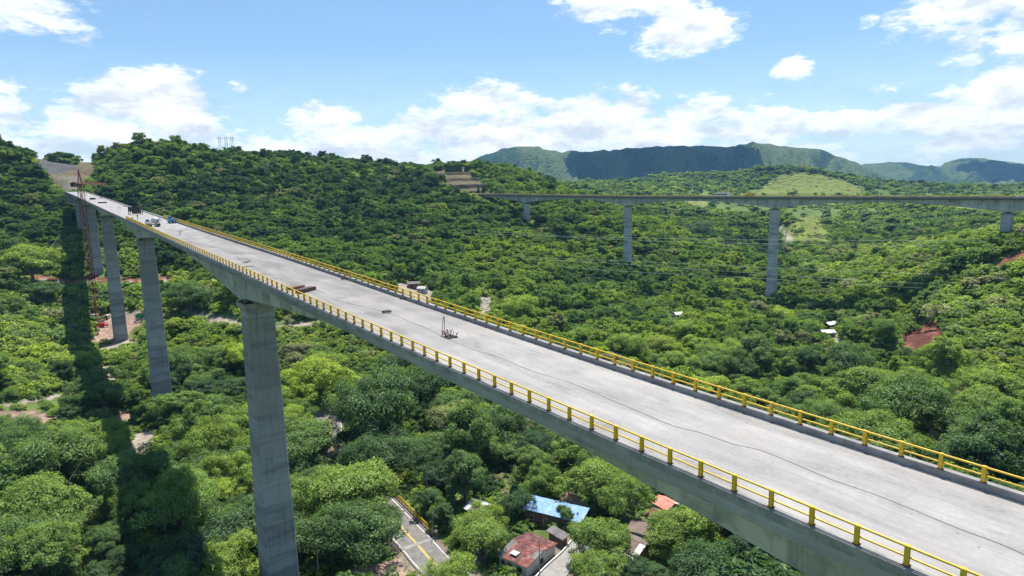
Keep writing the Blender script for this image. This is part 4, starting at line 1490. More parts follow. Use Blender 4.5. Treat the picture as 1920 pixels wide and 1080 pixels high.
hx, hy, hR, hK, hT = map(np.array, (hx, hy, hR, hK, hT))

r_ = np.random.default_rng(77)
zones = [(6.0, 62, 300, 1), (5.0, 300, 560, 2), (5.9, 560, 1000, 3), (10.5, 1000, 2350, 4)]
TX, TY, TR, TZ = [], [], [], []
for sp, r0, r1, sd in zones:
    x, y = jitter_grid(sp, r0, r1, sd)
    if sd == 1:
        R = np.exp(r_.normal(math.log(4.3), .42, len(x))).clip(2.6, 10.5)
    elif sd < 4:
        R = np.exp(r_.normal(math.log(3.5 if sd == 2 else 4.1), .38, len(x))).clip(2.2, 9)
    else:
        R = np.exp(r_.normal(math.log(7.4), .28, len(x))).clip(5, 14)
    TX.append(x); TY.append(y); TR.append(R); TZ.append(np.full(len(x), sd))
TX, TY, TR, TZ = map(np.concatenate, (TX, TY, TR, TZ))
# low scrub instead of trees on the open floor under the viaduct and on parts of the right slope
gz = H(TX, TY)
pq = proj(np.stack([TX, TY, gz + 4], -1))
SCRUB = [[(1480, 475), (1700, 455), (1930, 420), (1930, 760), (1800, 700), (1650, 560), (1500, 505)], [(330, 500), (420, 530), (470, 600), (700, 640), (690, 680), (500, 640), (400, 620), (330, 600)], [(0, 560), (120, 560), (160, 640), (150, 740), (0, 745)], [(120, 440), (280, 470), (300, 640), (200, 700), (110, 560)]]
scrub = np.zeros(len(TX), bool)
for sp_ in SCRUB: scrub |= inpoly(pq[:, 0], pq[:, 1], sp_)
scrub &= r_.random(len(TX)) < np.where(pq[:, 0] > 1300, .78, .8)
TR = np.where(scrub, np.clip(TR * .6, 2.0, 3.4), TR)
rise = smooth(-66, -30, gz)
tint = np.clip(.44 + .44 * (r_.random(len(TX)) - .5) + .55 * fbm(TX / 60, TY / 60, 21, 3) + .16 * fbm(TX / 12, TY / 12, 22, 2), 0, .9)
left_hill = smooth(100, -150, TX) * rise
tint = tint - left_hill * .24 - .03 + .05 * (1 - rise) + np.where(scrub, .20, 0) + smooth(120, 260, TX) * smooth(650, 400, TY) * .08
tint = tint - np.where(np.hypot(TX, TY) < 190, .13, 0)
tint = np.where(left_hill > .3, .35 * tint + .65 * np.clip(tint, .02, .42), tint)
tint = np.clip(tint, 0, .9)
odd = r_.random(len(TX))
tint = np.where(odd < .025, r_.uniform(.93, 1.0, len(TX)), tint)
tint = np.where((odd > .05) & (odd < np.where(left_hill > .3, .055, .075)), r_.uniform(.76, .9, len(TX)), tint)
# open grass far away carries few trees
far_open = (fbm(TX / 260, TY / 260, 55, 3) > -.02) & (np.hypot(TX, TY) > 1150)
kind = r_.integers(0, 12, len(TX))
shapes = np.array([k[2] for k in KINDS])
asp = np.array([ASPECT[s] for s in shapes])[kind]
HT = TR * asp
ok = clear_mask(TX, TY, gz, TR, HT)
ok &= ~(far_open & (r_.random(len(TX)) < .8))
pq2 = proj(np.stack([TX, TY, gz], -1))
for poly, d0, d1, c in PAINT:
    if c in (GRS, LGR): TR = np.where(inpoly(pq2[:, 0], pq2[:, 1], poly) & (pq2[:, 2] > d0) & (pq2[:, 2] < d1), TR * .5, TR)
# make room round the hand-placed ones
for x, y, R in zip(hx, hy, hR):
    ok &= np.hypot(TX - x, TY - y) > (R + TR) * .62
TX, TY, TR, TZ, gz, tint, kind = TX[ok], TY[ok], TR[ok], TZ[ok], gz[ok], tint[ok], kind[ok]
TX = np.concatenate([hx, TX]); TY = np.concatenate([hy, TY]); TR = np.concatenate([hR, TR]); TZ = np.concatenate([np.ones(len(hx)), TZ])
gz = H(TX, TY); tint = np.concatenate([hT, tint]); kind = np.concatenate([hK, kind]).astype(int)
rot = r_.uniform(0, 6.283, len(TX))
HT = TR * np.array([ASPECT[s] for s in shapes])[kind]
rsc = np.concatenate([r_.uniform(.82, 1.18, (len(TX), 2)), r_.uniform(.8, 1.2, (len(TX), 1)), r_.normal(0, .05, (len(TX), 2))], 1)
# the ones that show largest are things of their own
q = proj(np.stack([TX, TY, gz + HT * .6], -1))
size = F_PX * TR / q[:, 2]
inside = (q[:, 0] > -20) & (q[:, 0] < 1940) & (q[:, 1] > 200) & (q[:, 1] < 1095)
# parts of crowns hidden by the near deck
ss = np.arange(-6, 300, 3.0)
lo_e = proj(line(ss, DW + .3, -1.0)); hi_e = proj(line(ss, -.3, .5))
dp = [tuple(p[:2]) for p in lo_e] + [tuple(p[:2]) for p in hi_e[::-1]]
behind = inpoly(q[:, 0], q[:, 1], dp)
score = np.where(inside & ~behind, size, 0)
score[:len(hx)] += 30
top = np.argsort(-score)[:296]
top = top[score[top] > 0]
is_ind = np.zeros(len(TX), bool); is_ind[top] = True

TONES = [(.14, 'very dark green'), (.28, 'dark green'), (.46, 'mid green'), (.60, 'fresh green'), (.76, 'light green'), (.91, 'bright yellow-green'), (1.01, 'dull olive-grey')]
SHW = {'round': 'round', 'spreading': 'spreading', 'tall': 'tall', 'loose': 'loose'}
MARKS = [((500, 800), 'the tall front pier'), ((285, 600), 'the second pier'), ((210, 520), 'the third pier'), ((992, 1035), 'the rusty red-roofed house'), ((1040, 960), 'the blue-roofed house'), ((1245, 955), 'the salmon-roofed house'), ((1185, 1015), 'the brown-roofed house'),
         ((895, 950), 'the grey-roofed hut'), ((760, 960), 'the yellow roadside guardrail'), ((800, 1030), 'the road with the yellow centre line'), ((618, 820), 'the bend of the road'), ((0, 1080), 'the bottom left corner'), ((60, 765), 'the short dirt track'), ((470, 608), 'the pale track behind the front pier'),
         ((760, 715), 'the lone shed roof'), ((1730, 630), 'the red earth scar'), ((1757, 825), 'the pink dirt gully'), ((1555, 620), 'the white-roofed farmhouse'), ((1900, 740), 'the right edge of the view'), ((1440, 720), 'the far railing of the deck'), ((1100, 640), 'the middle of the far railing'), ((1330, 1040), 'the big palm under the deck'), ((640, 1040), 'the lone pole below the front pier'), ((265, 960), 'the long shadow of the deck'), ((1450, 540), 'the tallest far pier'), ((1075, 1045), 'the slim palm by the lane'), ((905, 575), 'the pale river stones')]
labels = {}
for i in top:
    tn = next(n for lim, n in TONES if tint[i] <= lim)
    R = TR[i]
    szw = 'huge' if R > 9 else 'large' if R > 6.4 else 'medium' if R > 4.4 else 'small'
    best = min(MARKS, key=lambda m_: (m_[0][0] - q[i, 0]) ** 2 + (m_[0][1] - q[i, 1]) ** 2)
    dx, dy = q[i, 0] - best[0][0], q[i, 1] - best[0][1]
    dist = math.hypot(dx, dy)
    if abs(dx) > abs(dy) * 1.2: w_ = 'left of' if dx < 0 else 'right of'
    else: w_ = 'above' if dy < 0 else 'below'
    pre = 'just ' if dist < 60 else 'well ' if dist > 170 else ''
    labels.setdefault(f"{szw} {tn} {SHW[shapes[kind[i]]]} tree {pre}{w_} {best[1]}", []).append(i)
ORD = ['leftmost', 'second from left', 'third from left', 'fourth from left', 'fifth from left', 'sixth from left', 'seventh from left', 'eighth from left', 'ninth from left']
final = {}
for lb, ids in labels.items():
    if len(ids) == 1:
        while len(lb.split()) > 16: lb = ' '.join(lb.split()[1:])
        final[ids[0]] = lb; continue
    ids = sorted(ids, key=lambda j: q[j, 0])
    for n_, j in enumerate(ids):
        wd_ = lb.split()
        o_ = ORD[min(n_, 8)]
        lb2 = lb
        while len(lb2.replace('-', ' ').split()) + len(o_.replace('-', ' ').split()) > 19 or len(lb2.split()) + len(o_.split()) > 15: lb2 = ' '.join(lb2.split()[1:])
        final[j] = o_ + ' ' + lb2
for i in top:
    cm, tb, sh = KINDS[kind[i]]
    e = empty("tree", (TX[i], TY[i], gz[i] - .3), float(rot[i]), final[i], "tree", "trees standing nearest the camera in the valley")
    e.scale = (float(TR[i] * rsc[i, 0]), float(TR[i] * rsc[i, 1]), float(TR[i] * rsc[i, 2]))
    e.rotation_euler[0] = float(rsc[i, 3]); e.rotation_euler[1] = float(rsc[i, 4])
    for nm, me in (("trunk", tb), ("crown", cm)):
        o = bpy.data.objects.new(nm, me); col.objects.link(o); o.parent = e
        o["tint"] = float(tint[i])


def scatter(name, x, y, z, s, rt, tn, kd, sxy=None):
    n = len(x)
    me = bpy.data.meshes.new(name)
    me.vertices.add(n)
    me.vertices.foreach_set('co', np.stack([x, y, z], -1).ravel())
    for nm, arr in (('s', s), ('rt', rt), ('tint', tn)):
        a = me.attributes.new(nm, 'FLOAT', 'POINT'); a.data.foreach_set('value', np.asarray(arr, float))
    a = me.attributes.new('kd', 'INT', 'POINT'); a.data.foreach_set('value', np.asarray(kd, np.int32))
    o = bpy.data.objects.new(name, me); col.objects.link(o)
    ng = bpy.data.node_groups.new(name, 'GeometryNodeTree')
    ng.interface.new_socket(name="Geometry", in_out='INPUT', socket_type='NodeSocketGeometry')
    ng.interface.new_socket(name="Geometry", in_out='OUTPUT', socket_type='NodeSocketGeometry')
    N = ng.nodes; L = ng.links
    gi = N.new('NodeGroupInput'); go = N.new('NodeGroupOutput')
    iop = N.new('GeometryNodeInstanceOnPoints')
    ci = N.new('GeometryNodeCollectionInfo')
    ci.inputs['Collection'].default_value = kinds_col
    ci.inputs['Separate Children'].default_value = True
    ci.inputs['Reset Children'].default_value = True

    def named(nm, dt):
        nd = N.new('GeometryNodeInputNamedAttribute'); nd.data_type = dt
        nd.inputs['Name'].default_value = nm
        return nd.outputs['Attribute']
    cx = N.new('ShaderNodeCombineXYZ'); L.new(named('rt', 'FLOAT'), cx.inputs['Z'])
    L.new(gi.outputs[0], iop.inputs['Points'])
    L.new(ci.outputs[0], iop.inputs['Instance'])
    iop.inputs['Pick Instance'].default_value = True
    L.new(named('kd', 'INT'), iop.inputs['Instance Index'])
    L.new(cx.outputs[0], iop.inputs['Rotation'])
    L.new(named('s', 'FLOAT'), iop.inputs['Scale'])
    L.new(iop.outputs[0], go.inputs[0])
    md = o.modifiers.new("scatter", 'NODES'); md.node_group = ng
    o["kind"] = "stuff"
    return o


k = ~is_ind
near_k = TZ[k] < 3.5
kmid = r_.integers(0, N_MID, k.sum()); kfar = N_MID + r_.integers(0, N_FAR, k.sum())
scatter("forest", TX[k], TY[k], gz[k] - .4 - np.where(near_k, TR[k] * .18, TR[k] * .35), TR[k], rot[k], tint[k], np.where(near_k, kmid, kfar))
# bushes and saplings between the trees
UX, UY, UR = [], [], []
for sp, r0, r1, sd in [(3.3, 62, 330, 11), (4.6, 330, 700, 12), (8.0, 700, 1300, 13)]:
    x, y = jitter_grid(sp, r0, r1, sd)
    UX.append(x); UY.append(y); UR.append(r_.uniform(1.2, 3.0, len(x)) * (1 if sd == 11 else 1.5 if sd == 12 else 2.2))
UX, UY, UR = map(np.concatenate, (UX, UY, UR))
uz = H(UX, UY)
uq = proj(np.stack([UX, UY, uz + 2], -1)); us = np.zeros(len(UX), bool)
for sp_ in SCRUB: us |= inpoly(uq[:, 0], uq[:, 1], sp_)
UR = np.where(us, UR * r_.uniform(1.2, 1.9, len(UX)), UR)
ok = clear_mask(UX, UY, uz, UR * .5, UR * .7, strict=False)
# verges and yards stay open
qk = proj(np.stack([UX, UY, uz], -1))
for h_ in HOUSE_PX:
    ok &= ~(inpoly(qk[:, 0], qk[:, 1], [(p[0] + (p[0] - 1000) * 0, p[1]) for p in h_]) & (qk[:, 2] < 600))
UX, UY, UR, uz = UX[ok], UY[ok], UR[ok], uz[ok]
ut = np.clip(.60 + .5 * (r_.random(len(UX)) - .5) + .4 * fbm(UX / 40, UY / 40, 31, 3), .1, .92)
ut = np.where(r_.random(len(UX)) < .08, .97, ut)
scatter("undergrowth", UX, UY, uz - .1, UR, r_.uniform(0, 6.28, len(UX)), ut, N_MID + N_FAR + r_.integers(0, N_BUSH, len(UX)))
print("TREES individual", len(top), "forest", int(k.sum()), "bushes", len(UX), "smallest individual px", score[top].min())

# ---------------------------------------------------------------- roads, markings
def ribbon(name, P, half0, half1, z, mat, kind="structure", zoff=0.0, thick=0.0, parent=None):
    """strip following P between lateral offsets half0..half1"""
    P = np.asarray(P, float)
    d = np.gradient(P, axis=0); d /= np.linalg.norm(d, axis=1)[:, None]
    nn = np.stack([-d[:, 1], d[:, 0]], -1)
    a = P + nn * half0; b = P + nn * half1
    zz = np.full(len(P), z + zoff)
    m_ = MB()
    V = []
    for i in range(len(P)):
        V += [(a[i, 0], a[i, 1], zz[i]), (b[i, 0], b[i, 1], zz[i])]
        if thick: V += [(b[i, 0], b[i, 1], zz[i] - thick), (a[i, 0], a[i, 1], zz[i] - thick)]
    n = 4 if thick else 2
    Fc = []
    for i in range(len(P) - 1):
        for k in range(n if thick else 1):
            p = i * n + k; q_ = i * n + (k + 1) % n
            Fc.append((p, p + n, q_ + n, q_))
    if thick:
        Fc += [(0, 1, 2, 3), tuple((len(P) - 1) * 4 + j for j in (3, 2, 1, 0))]
    m_.add(V, Fc)
    o = m_.build(name, mat, parent)
    if kind: o["kind"] = kind
    return o


ribbon("road", ROADD, -3.9, 3.9, ROADZ, M['asphalt'], zoff=0, thick=.3)
ribbon("road_marking", ROADD, .07, .22, ROADZ, M['road_yellow'], zoff=.006)
ribbon("road_marking", ROADD, -.22, -.07, ROADZ, M['road_yellow'], zoff=.006)
ribbon("road_marking", ROADD, 3.35, 3.52, ROADZ, M['white_paint'], zoff=.006)
ribbon("road_marking", ROADD, -3.52, -3.35, ROADZ, M['white_paint'], zoff=.006)
# joint strip of the small road bridge
jp = at_z(785, 1016, ROADZ)[:2]
ji = int(np.argmin(np.linalg.norm(ROADD - jp, axis=1)))
jd = ROADD[ji + 1] - ROADD[ji]; jd /= np.linalg.norm(jd); jn = np.array([-jd[1], jd[0]])
m_ = MB(); m_.box((ROADD[ji][0], ROADD[ji][1], ROADZ + .012), (1.1, 7.7, .018), rotz(math.atan2(jd[1], jd[0])))
tag(m_.build("road_joint", M['curb']), kind="structure")
ribbon("lane", SIDED, -2.4, 2.4, ROADZ, M['conc_road'], thick=.3, zoff=.004)
# footway kerb between carriageway and guardrail
ga = int(np.argmin(np.linalg.norm(ROADD - at_z(706, 915, ROADZ)[:2], axis=1)))
gb = int(np.argmin(np.linalg.norm(ROADD - at_z(796, 1008, ROADZ)[:2], axis=1)))
g0, g1 = min(ga, gb), max(ga, gb)
seg = ROADD[g0:g1 + 1]
# which side of the road looks away to the right in the photograph
dd_ = seg[len(seg) // 2 + 1] - seg[len(seg) // 2]; dd_ /= np.linalg.norm(dd_); nn_ = np.array([-dd_[1], dd_[0]])
cpt = seg[len(seg) // 2]
pa = proj([[*(cpt + nn_ * 4.4), ROADZ]])[0]; pb = proj([[*(cpt - nn_ * 4.4), ROADZ]])[0]
sg = 1 if pa[0] > pb[0] else -1
ribbon("pavement", seg, sg * 3.95, sg * 4.95, ROADZ, M['curb'], zoff=.14, thick=.3)
gr = empty("guardrail", (cpt[0], cpt[1], ROADZ + .14), 0, "yellow pipe guardrail beside the valley road, left of the houses", "guardrail")
d = np.gradient(seg, axis=0); d /= np.linalg.norm(d, axis=1)[:, None]
gl = seg + np.stack([-d[:, 1], d[:, 0]], -1) * sg * 4.55
base3 = np.array([cpt[0], cpt[1], ROADZ + .14])
for hgt in (1.3, 1.04, .78, .52, .26):
    b = MB(); b.tube([(p[0] - base3[0], p[1] - base3[1], hgt) for p in gl], .07, 6)
    b.build("rail", M['yellow'], gr)
acc = 0
for i in range(0, len(gl), 1):
    b = MB(); b.box((gl[i][0] - base3[0], gl[i][1] - base3[1], .67), (.2, .2, 1.34))
    b.build("post", M['yellow'], gr)
# parapet wall of the side lane
d = np.gradient(SIDED, axis=0); d /= np.linalg.norm(d, axis=1)[:, None]
nl = np.stack([-d[:, 1], d[:, 0]], -1)
pA = proj([[*(SIDED[5] + nl[5] * 2.8), ROADZ]])[0]; pB = proj([[*(SIDED[5] - nl[5] * 2.8), ROADZ]])[0]
s2 = 1 if pA[0] < pB[0] else -1
lw = ribbon("kerb_wall", SIDED, s2 * 2.5, s2 * 2.75, ROADZ, M['white_paint'], kind=None, zoff=.35, thick=.6)
tag(lw, "low whitewashed kerb wall along the concrete lane by the rusty-roofed house", "kerb wall")

# ---------------------------------------------------------------- houses
def roof_panels(mb, A, B, C, D, nu, nv, weights, seed, th=.08):
    """roof plane A-B (eave) to D-C (ridge), laid in overlapping sheets"""
    r = np.random.default_rng(seed)
    A, B, C, D = map(np.array, (A, B, C, D))
    nrm = np.cross(B - A, D - A); nrm = nrm / np.linalg.norm(nrm)
    if nrm[2] < 0: nrm = -nrm
    for i in range(nu):
        for j in range(nv):
            u0, u1 = i / nu, (i + 1) / nu; v0, v1 = j / nv, (j + 1) / nv
            e = r.uniform(.0, .035) + .012 * ((i + j) % 2)
            P = lambda u, v: A * (1 - u) * (1 - v) + B * u * (1 - v) + C * u * v + D * (1 - u) * v
            q4 = [P(u0, v0), P(u1, v0), P(u1, v1), P(u0, v1)]
            top = [p + nrm * (th + e) for p in q4]; bot = [p + nrm * e * .2 for p in q4]
            k = int(r.choice(len(weights), p=np.array(weights) / sum(weights)))
            mb.add(top + bot, [(0, 1, 2, 3), (7, 6, 5, 4), (0, 4, 5, 1), (1, 5, 6, 2), (2, 6, 7, 3), (3, 7, 4, 0)], k)


HOUSES = []


def house(name, label, quad, ground_z, wall_h, rise, style, roof_mats, weights, wall_mat, seed=0, cat="house", group=None, over=.45, openings=True, sheet=1.3):
    """quad: the four eave corners in the photo (front-left, front-right, back-right, back-left)"""
    ez = ground_z + wall_h
    Q = np.array([at_z(x, y, ez)[:2] if ez < -5 else at_depth(x, y, 1)[:2] for x, y in quad])
    c = Q.mean(0)
    u = (Q[1] - Q[0] + Q[2] - Q[3]) / 2; L = np.linalg.norm(u); u /= L
    v = np.array([-u[1], u[0]])
    w_ = (Q[3] - Q[0] + Q[2] - Q[1]) / 2
    W = abs(w_ @ v)
    if w_ @ v < 0: v = -v; u = -u
    th = math.atan2(u[1], u[0])
    L = max(2.2, min(L, 26)); W = max(2.0, min(W, 20))
    e = empty(name, (c[0], c[1], ground_z), th, label, cat, group)
    hl, hw = L / 2 - over, W / 2 - over
    m_ = MB()
    if style == 'gable':   # ridge along local x
        m_.add([(-hl, -hw, -1), (hl, -hw, -1), (hl, hw, -1), (-hl, hw, -1), (-hl, -hw, wall_h), (hl, -hw, wall_h), (hl, hw, wall_h), (-hl, hw, wall_h), (-hl, 0, wall_h + rise * hw / (W / 2)), (hl, 0, wall_h + rise * hw / (W / 2))],
               [(0, 3, 2, 1), (0, 1, 5, 4), (2, 3, 7, 6), (1, 2, 6, 9, 5), (3, 0, 4, 8, 7), (4, 5, 9, 8), (6, 7, 8, 9)])
    else:
        zr = wall_h + rise
        m_.add([(-hl, -hw, -1), (hl, -hw, -1), (hl, hw, -1), (-hl, hw, -1), (-hl, -hw, wall_h), (hl, -hw, wall_h), (hl, hw, zr - .05), (-hl, hw, zr - .05)],
               [(0, 3, 2, 1), (0, 1, 5, 4), (1, 2, 6, 5), (2, 3, 7, 6), (3, 0, 4, 7), (4, 5, 6, 7)])
    m_.build("wall", wall_mat, e)
    rm = MB()
    nu = max(2, int(L / sheet)); lo = wall_h - rise * over / (W / 2) if style == 'gable' else wall_h - rise * over / W
    if style == 'gable':
        nv = max(1, int(W / 2 / 2.4))
        ax = .0
        roof_panels(rm, (-L / 2, -W / 2, lo), (L / 2, -W / 2, lo), (L / 2, ax, wall_h + rise), (-L / 2, ax, wall_h + rise), nu, nv, weights, seed)
        roof_panels(rm, (L / 2, W / 2, lo), (-L / 2, W / 2, lo), (-L / 2, ax, wall_h + rise), (L / 2, ax, wall_h + rise), nu, nv, weights, seed + 1)
        rm.bar((-L / 2, 0, wall_h + rise + .11), (L / 2, 0, wall_h + rise + .11), .3, .07)
    else:
        nv = max(1, int(W / 2.6))
        roof_panels(rm, (-L / 2, -W / 2, lo), (L / 2, -W / 2, lo), (L / 2, W / 2, wall_h + rise * 1.05), (-L / 2, W / 2, wall_h + rise * 1.05), nu, nv, weights, seed)
    rm.build("roof", roof_mats, e)
    if openings:
        r = np.random.default_rng(seed + 9)
        def opening(nm, x, z, ww, hh, side):
            b = MB(); yy = -hw - .02 if side == 0 else hw + .02
            if side in (0, 1): b.box((x, yy, z), (ww, .08, hh))
            else:
                xx = -hl - .02 if side == 2 else hl + .02
                b.box((xx, x, z), (.08, ww, hh))
            p_ = b.build(nm, M['wood'] if nm == 'door' else M['hole'], e)
            f = MB()
            fr = .09
            for sx in (-1, 1):
                if side in (0, 1): f.box((x + sx * (ww / 2 + fr / 2), yy, z), (fr, .13, hh + fr * 2))
                else: f.box((xx, x + sx * (ww / 2 + fr / 2), z), (.13, fr, hh + fr * 2))
            for sz in (-1, 1):
                if side in (0, 1): f.box((x, yy, z + sz * (hh / 2 + fr / 2)), (ww - .002, .13, fr))
                else: f.box((xx, x, z + sz * (hh / 2 + fr / 2)), (.13, ww - .002, fr))
            f.build("frame", M['plaster'] if wall_mat is M['brick'] else M['wood'], p_)
        opening("door", -hl * .25, 1.0, .95, 2.0, 0)
        if hl > 2.6: opening("window", hl * .5, 1.5, 1.0, .9, 0); opening("window", -hl * .75, 1.5, .8, .8, 0)
        if hw > 1.6: opening("window", 0, 1.5, 1.0, .9, 2); opening("window", 0.0, 1.5, 1.0, .9, 3)
    HOUSES.append((c[0], c[1], max(L, W) / 2))
    return e, L, W, hl, hw


GZ = -77.3
e, L, W, hl, hw = house("house", "rusty red patched sheet roof on a low white-walled house beside the lane", [(933, 1036), (979, 1067), (1055, 1018), (990, 1001)], GZ, 2.9, .9, 'gable', [M['rust_roof'], M['maroon_roof'], M['pale_roof'], M['grey_roof']], [6, 5, .5, 1.2], M['plaster'], 1)
b = MB(); b.box((-hl * .2, -W * .32, 3.55), (1.7, 1.5, .06), mi=0); b.build("roof_sheet", M['pale_roof'], e)
e, L, W, hl, hw = house("house", "long bright blue-roofed brick house among the trees behind the rusty roof", [(982, 954), (1088, 980), (1108, 961), (996, 935)], GZ, 3.4, .9, 'mono', [M['blue_roof'], M['blue_roof'], M['pale_roof']], [6, 3, .4], M['brick'], 2)
house("house", "broken salmon tile roof just behind the blue-roofed house", [(1050, 934), (1077, 944), (1093, 934), (1072, 922)], GZ, 3.2, .8, 'gable', [M['rubble'], M['rubble'], M['pale_roof']], [5, 3, 1], M['plaster'], 3, sheet=.8)
house("shed", "small corrugated grey lean-to beside the rusty red-roofed house", [(1024, 995), (1056, 1014), (1068, 1006), (1037, 988)], GZ, 2.5, .4, 'mono', [M['grey_roof'], M['pale_roof'], M['rust_roof']], [4, 2, 1], M['wood'], 4, cat="shed", openings=False)
e, L, W, hl, hw = house("house", "big brown-grey sheet roof with bright white front strip, right of the lane", [(1148, 1020), (1200, 1049), (1223, 1014), (1166, 996)], GZ, 3.0, 1.0, 'gable', [M['brown_roof'], M['grey_roof'], M['pale_roof']], [6, 4, .25], M['brick'], 5)
b = MB(); b.box((0, -W / 2 - .75, 2.55), (L * .96, 1.3, .07)); b.build("awning", M['white_paint'], e)
house("house", "dark sheet-roofed house between the brown-roofed and salmon-roofed houses", [(1168, 993), (1221, 1006), (1234, 990), (1190, 978)], GZ, 3.4, .5, 'mono', [M['brown_roof'], M['grey_roof']], [4, 2], M['plaster_teal'], 6)
house("house", "salmon pink roofed house peeking out beside the deck's shadowed girder", [(1222, 943), (1258, 960), (1272, 944), (1245, 927)], GZ, 3.6, .9, 'gable', [M['pink_roof'], M['pink_roof'], M['pale_roof']], [7, 3, .5], M['plaster'], 7)
house("house", "small brown gabled house with teal wall in front of the salmon roof", [(1212, 968), (1240, 982), (1258, 963), (1230, 952)], GZ, 3.0, 1.0, 'gable', [M['brown_roof'], M['rust_roof']], [5, 1], M['plaster_teal'], 8)
house("house", "crumpled pale grey roofed hut behind the round green tree by the road", [(872, 956), (905, 965), (913, 944), (890, 933)], GZ, 2.8, .8, 'gable', [M['pale_roof'], M['grey_roof']], [4, 3], M['wood'], 9)
house("shed", "lone weathered shed roof in the dark trees under the near deck", [(749, 716), (760, 731), (776, 713), (766, 702)], -77, 3.0, .9, 'gable', [M['grey_roof'], M['pale_roof']], [3, 3], M['wood'], 10, cat="shed")


def far_house(name, label, x, y, d0, d1, L, W, h, rz, mats, wts, wall, seed, style='gable', cat="house"):
    p = ground_at(x, y, d0, d1)
    e = empty(name, p, rz, label, cat)
    m_ = MB(); m_.box((0, 0, h / 2 - .5), (L - .6, W - .6, h + 1)); m_.build("wall", wall, e)
    rm = MB()
    roof_panels(rm, (-L / 2, -W / 2, h - .1), (L / 2, -W / 2, h - .1), (L / 2, 0, h + 1.1), (-L / 2, 0, h + 1.1), max(2, int(L / 2)), 1, wts, seed)
    roof_panels(rm, (L / 2, W / 2, h - .1), (-L / 2, W / 2, h - .1), (-L / 2, 0, h + 1.1), (L / 2, 0, h + 1.1), max(2, int(L / 2)), 1, wts, seed + 1)
    rm.build("roof", mats, e)
    b = MB(); b.box((L * .2, -W / 2 + .28, 1.1), (1.0, .08, 2.0)); b.build("door", M['wood'], e)
    b = MB(); b.box((-L * .2, -W / 2 + .28, 1.6), (1.1, .08, 1.0)); b.build("window", M['hole'], e)
    return e


far_house("house", "upper white-roofed farmhouse in the woods on the right valley floor", 1555, 616, 150, 500, 8, 6, 3, .5, [M['white_paint'], M['pale_roof']], [5, 1], M['brick'], 21)
far_house("house", "lower white farmhouse with a pink end beside its pale yard", 1550, 632, 150, 500, 7, 5, 2.6, .1, [M['white_paint'], M['pale_roof']], [5, 1], M['plaster'], 22)
far_house("house", "tiny white-roofed house alone in the trees past the deck's middle", 1271, 597, 150, 600, 6, 5, 3, .3, [M['white_paint'], M['pale_roof']], [3, 1], M['plaster'], 23)
far_house("house", "dark-walled long house with white roof edge behind the far railing", 776, 540, 150, 700, 8, 5, 3.0, .2, [M['grey_roof'], M['pale_roof']], [3, 1], M['brick'], 24)
far_house("house", "low pale-roofed house in the clearing right of the yellow railing bend", 792, 548, 150, 700, 6, 4, 2.6, -.4, [M['pale_roof'], M['grey_roof']], [3, 2], M['plaster'], 25)
far_house("house", "white house at the foot of the tallest far pier", 1466, 522, 300, 900, 8, 6, 3, .2, [M['pale_roof'], M['rust_roof']], [3, 1], M['plaster'], 26)
far_house("house", "white speck of a house upslope from the tallest far pier", 1632, 514, 200, 900, 6, 5, 3, .6, [M['white_paint'], M['pale_roof']], [3, 1], M['plaster'], 27)

# ---------------------------------------------------------------- poles, signs, rocks
def pole(name, label, x, y, h, rad, cat="pole", arm=True, mat=None):
    p = at_z(x, y, ROADZ - .3)
    e = empty(name, (p[0], p[1], p[2]), random.uniform(0, 3), label, cat)
    b = MB(); b.tube([(0, 0, -.5), (0, 0, h)], [rad, rad * .7], 8); b.build("pole", mat or M['curb'], e)
    if arm:
        b = MB(); b.bar((-.8, 0, h - .5), (.8, 0, h - .5), .09, .11); b.build("crossarm", M['wood'], e)
        for sx in (-.7, 0, .7):
            b = MB(); b.lathe((sx, 0, h - .44), [(.03, 0), (.07, .04), (.04, .1), (.06, .16), (.02, .2)], 8); b.build("insulator", M['white_paint'], e)
    return e


pole("utility_pole", "pale concrete pole standing alone just right of the tall front pier", 598, 1086, 8.5, .14, "utility pole")
pole("utility_pole", "concrete pole in front of the rusty red-roofed house", 1012, 1078, 7.5, .12, "utility pole")
pole("utility_pole", "thin pole at the end of the yellow guardrail", 813, 1012, 6.5, .10, "utility pole", arm=False)
pole("utility_pole", "pole by the upper bend of the road", 606, 862, 8.0, .13, "utility pole")
pole("lamp_pole", "thin pale pole behind the yellow diamond sign", 690, 884, 5.5, .08, "lamp pole", arm=False, mat=M['steel'])
p = at_z(818, 1012, ROADZ - .1)
e = empty("road_sign", p, .3, "round white road sign at the end of the yellow guardrail", "road sign")
b = MB(); b.tube([(0, 0, 0), (0, 0, 2.2)], .04, 8); b.build("post", M['steel'], e)
b = MB(); b.lathe((0, -.05, 2.1), [(.40, -.015), (.42, 0), (.40, .015)], 24, 'y'); b.build("sign_plate", M['white_paint'], e)
p = at_z(689, 890, ROADZ - .1)
e = empty("road_sign", p, .2, "yellow diamond road sign by the shaded bend", "road sign")
b = MB(); b.tube([(0, 0, 0), (0, 0, 2.4)], .04, 8); b.build("post", M['steel'], e)
b = MB(); b.box((0, -.05, 0), (.8, .03, .8)); o = b.build("sign_plate", M['yellow'], e); o.rotation_euler = (0, math.radians(45), 0); o.location = (0, 0, 2.2)
b = MB(); b.box((0, -.075, 0), (.08, .02, .4)); b.box((.1, -.075, .18), (.28, .02, .08)); o2 = b.build("arrow_mark", M['dark_metal'], e); o2.location = (0, 0, 2.2)

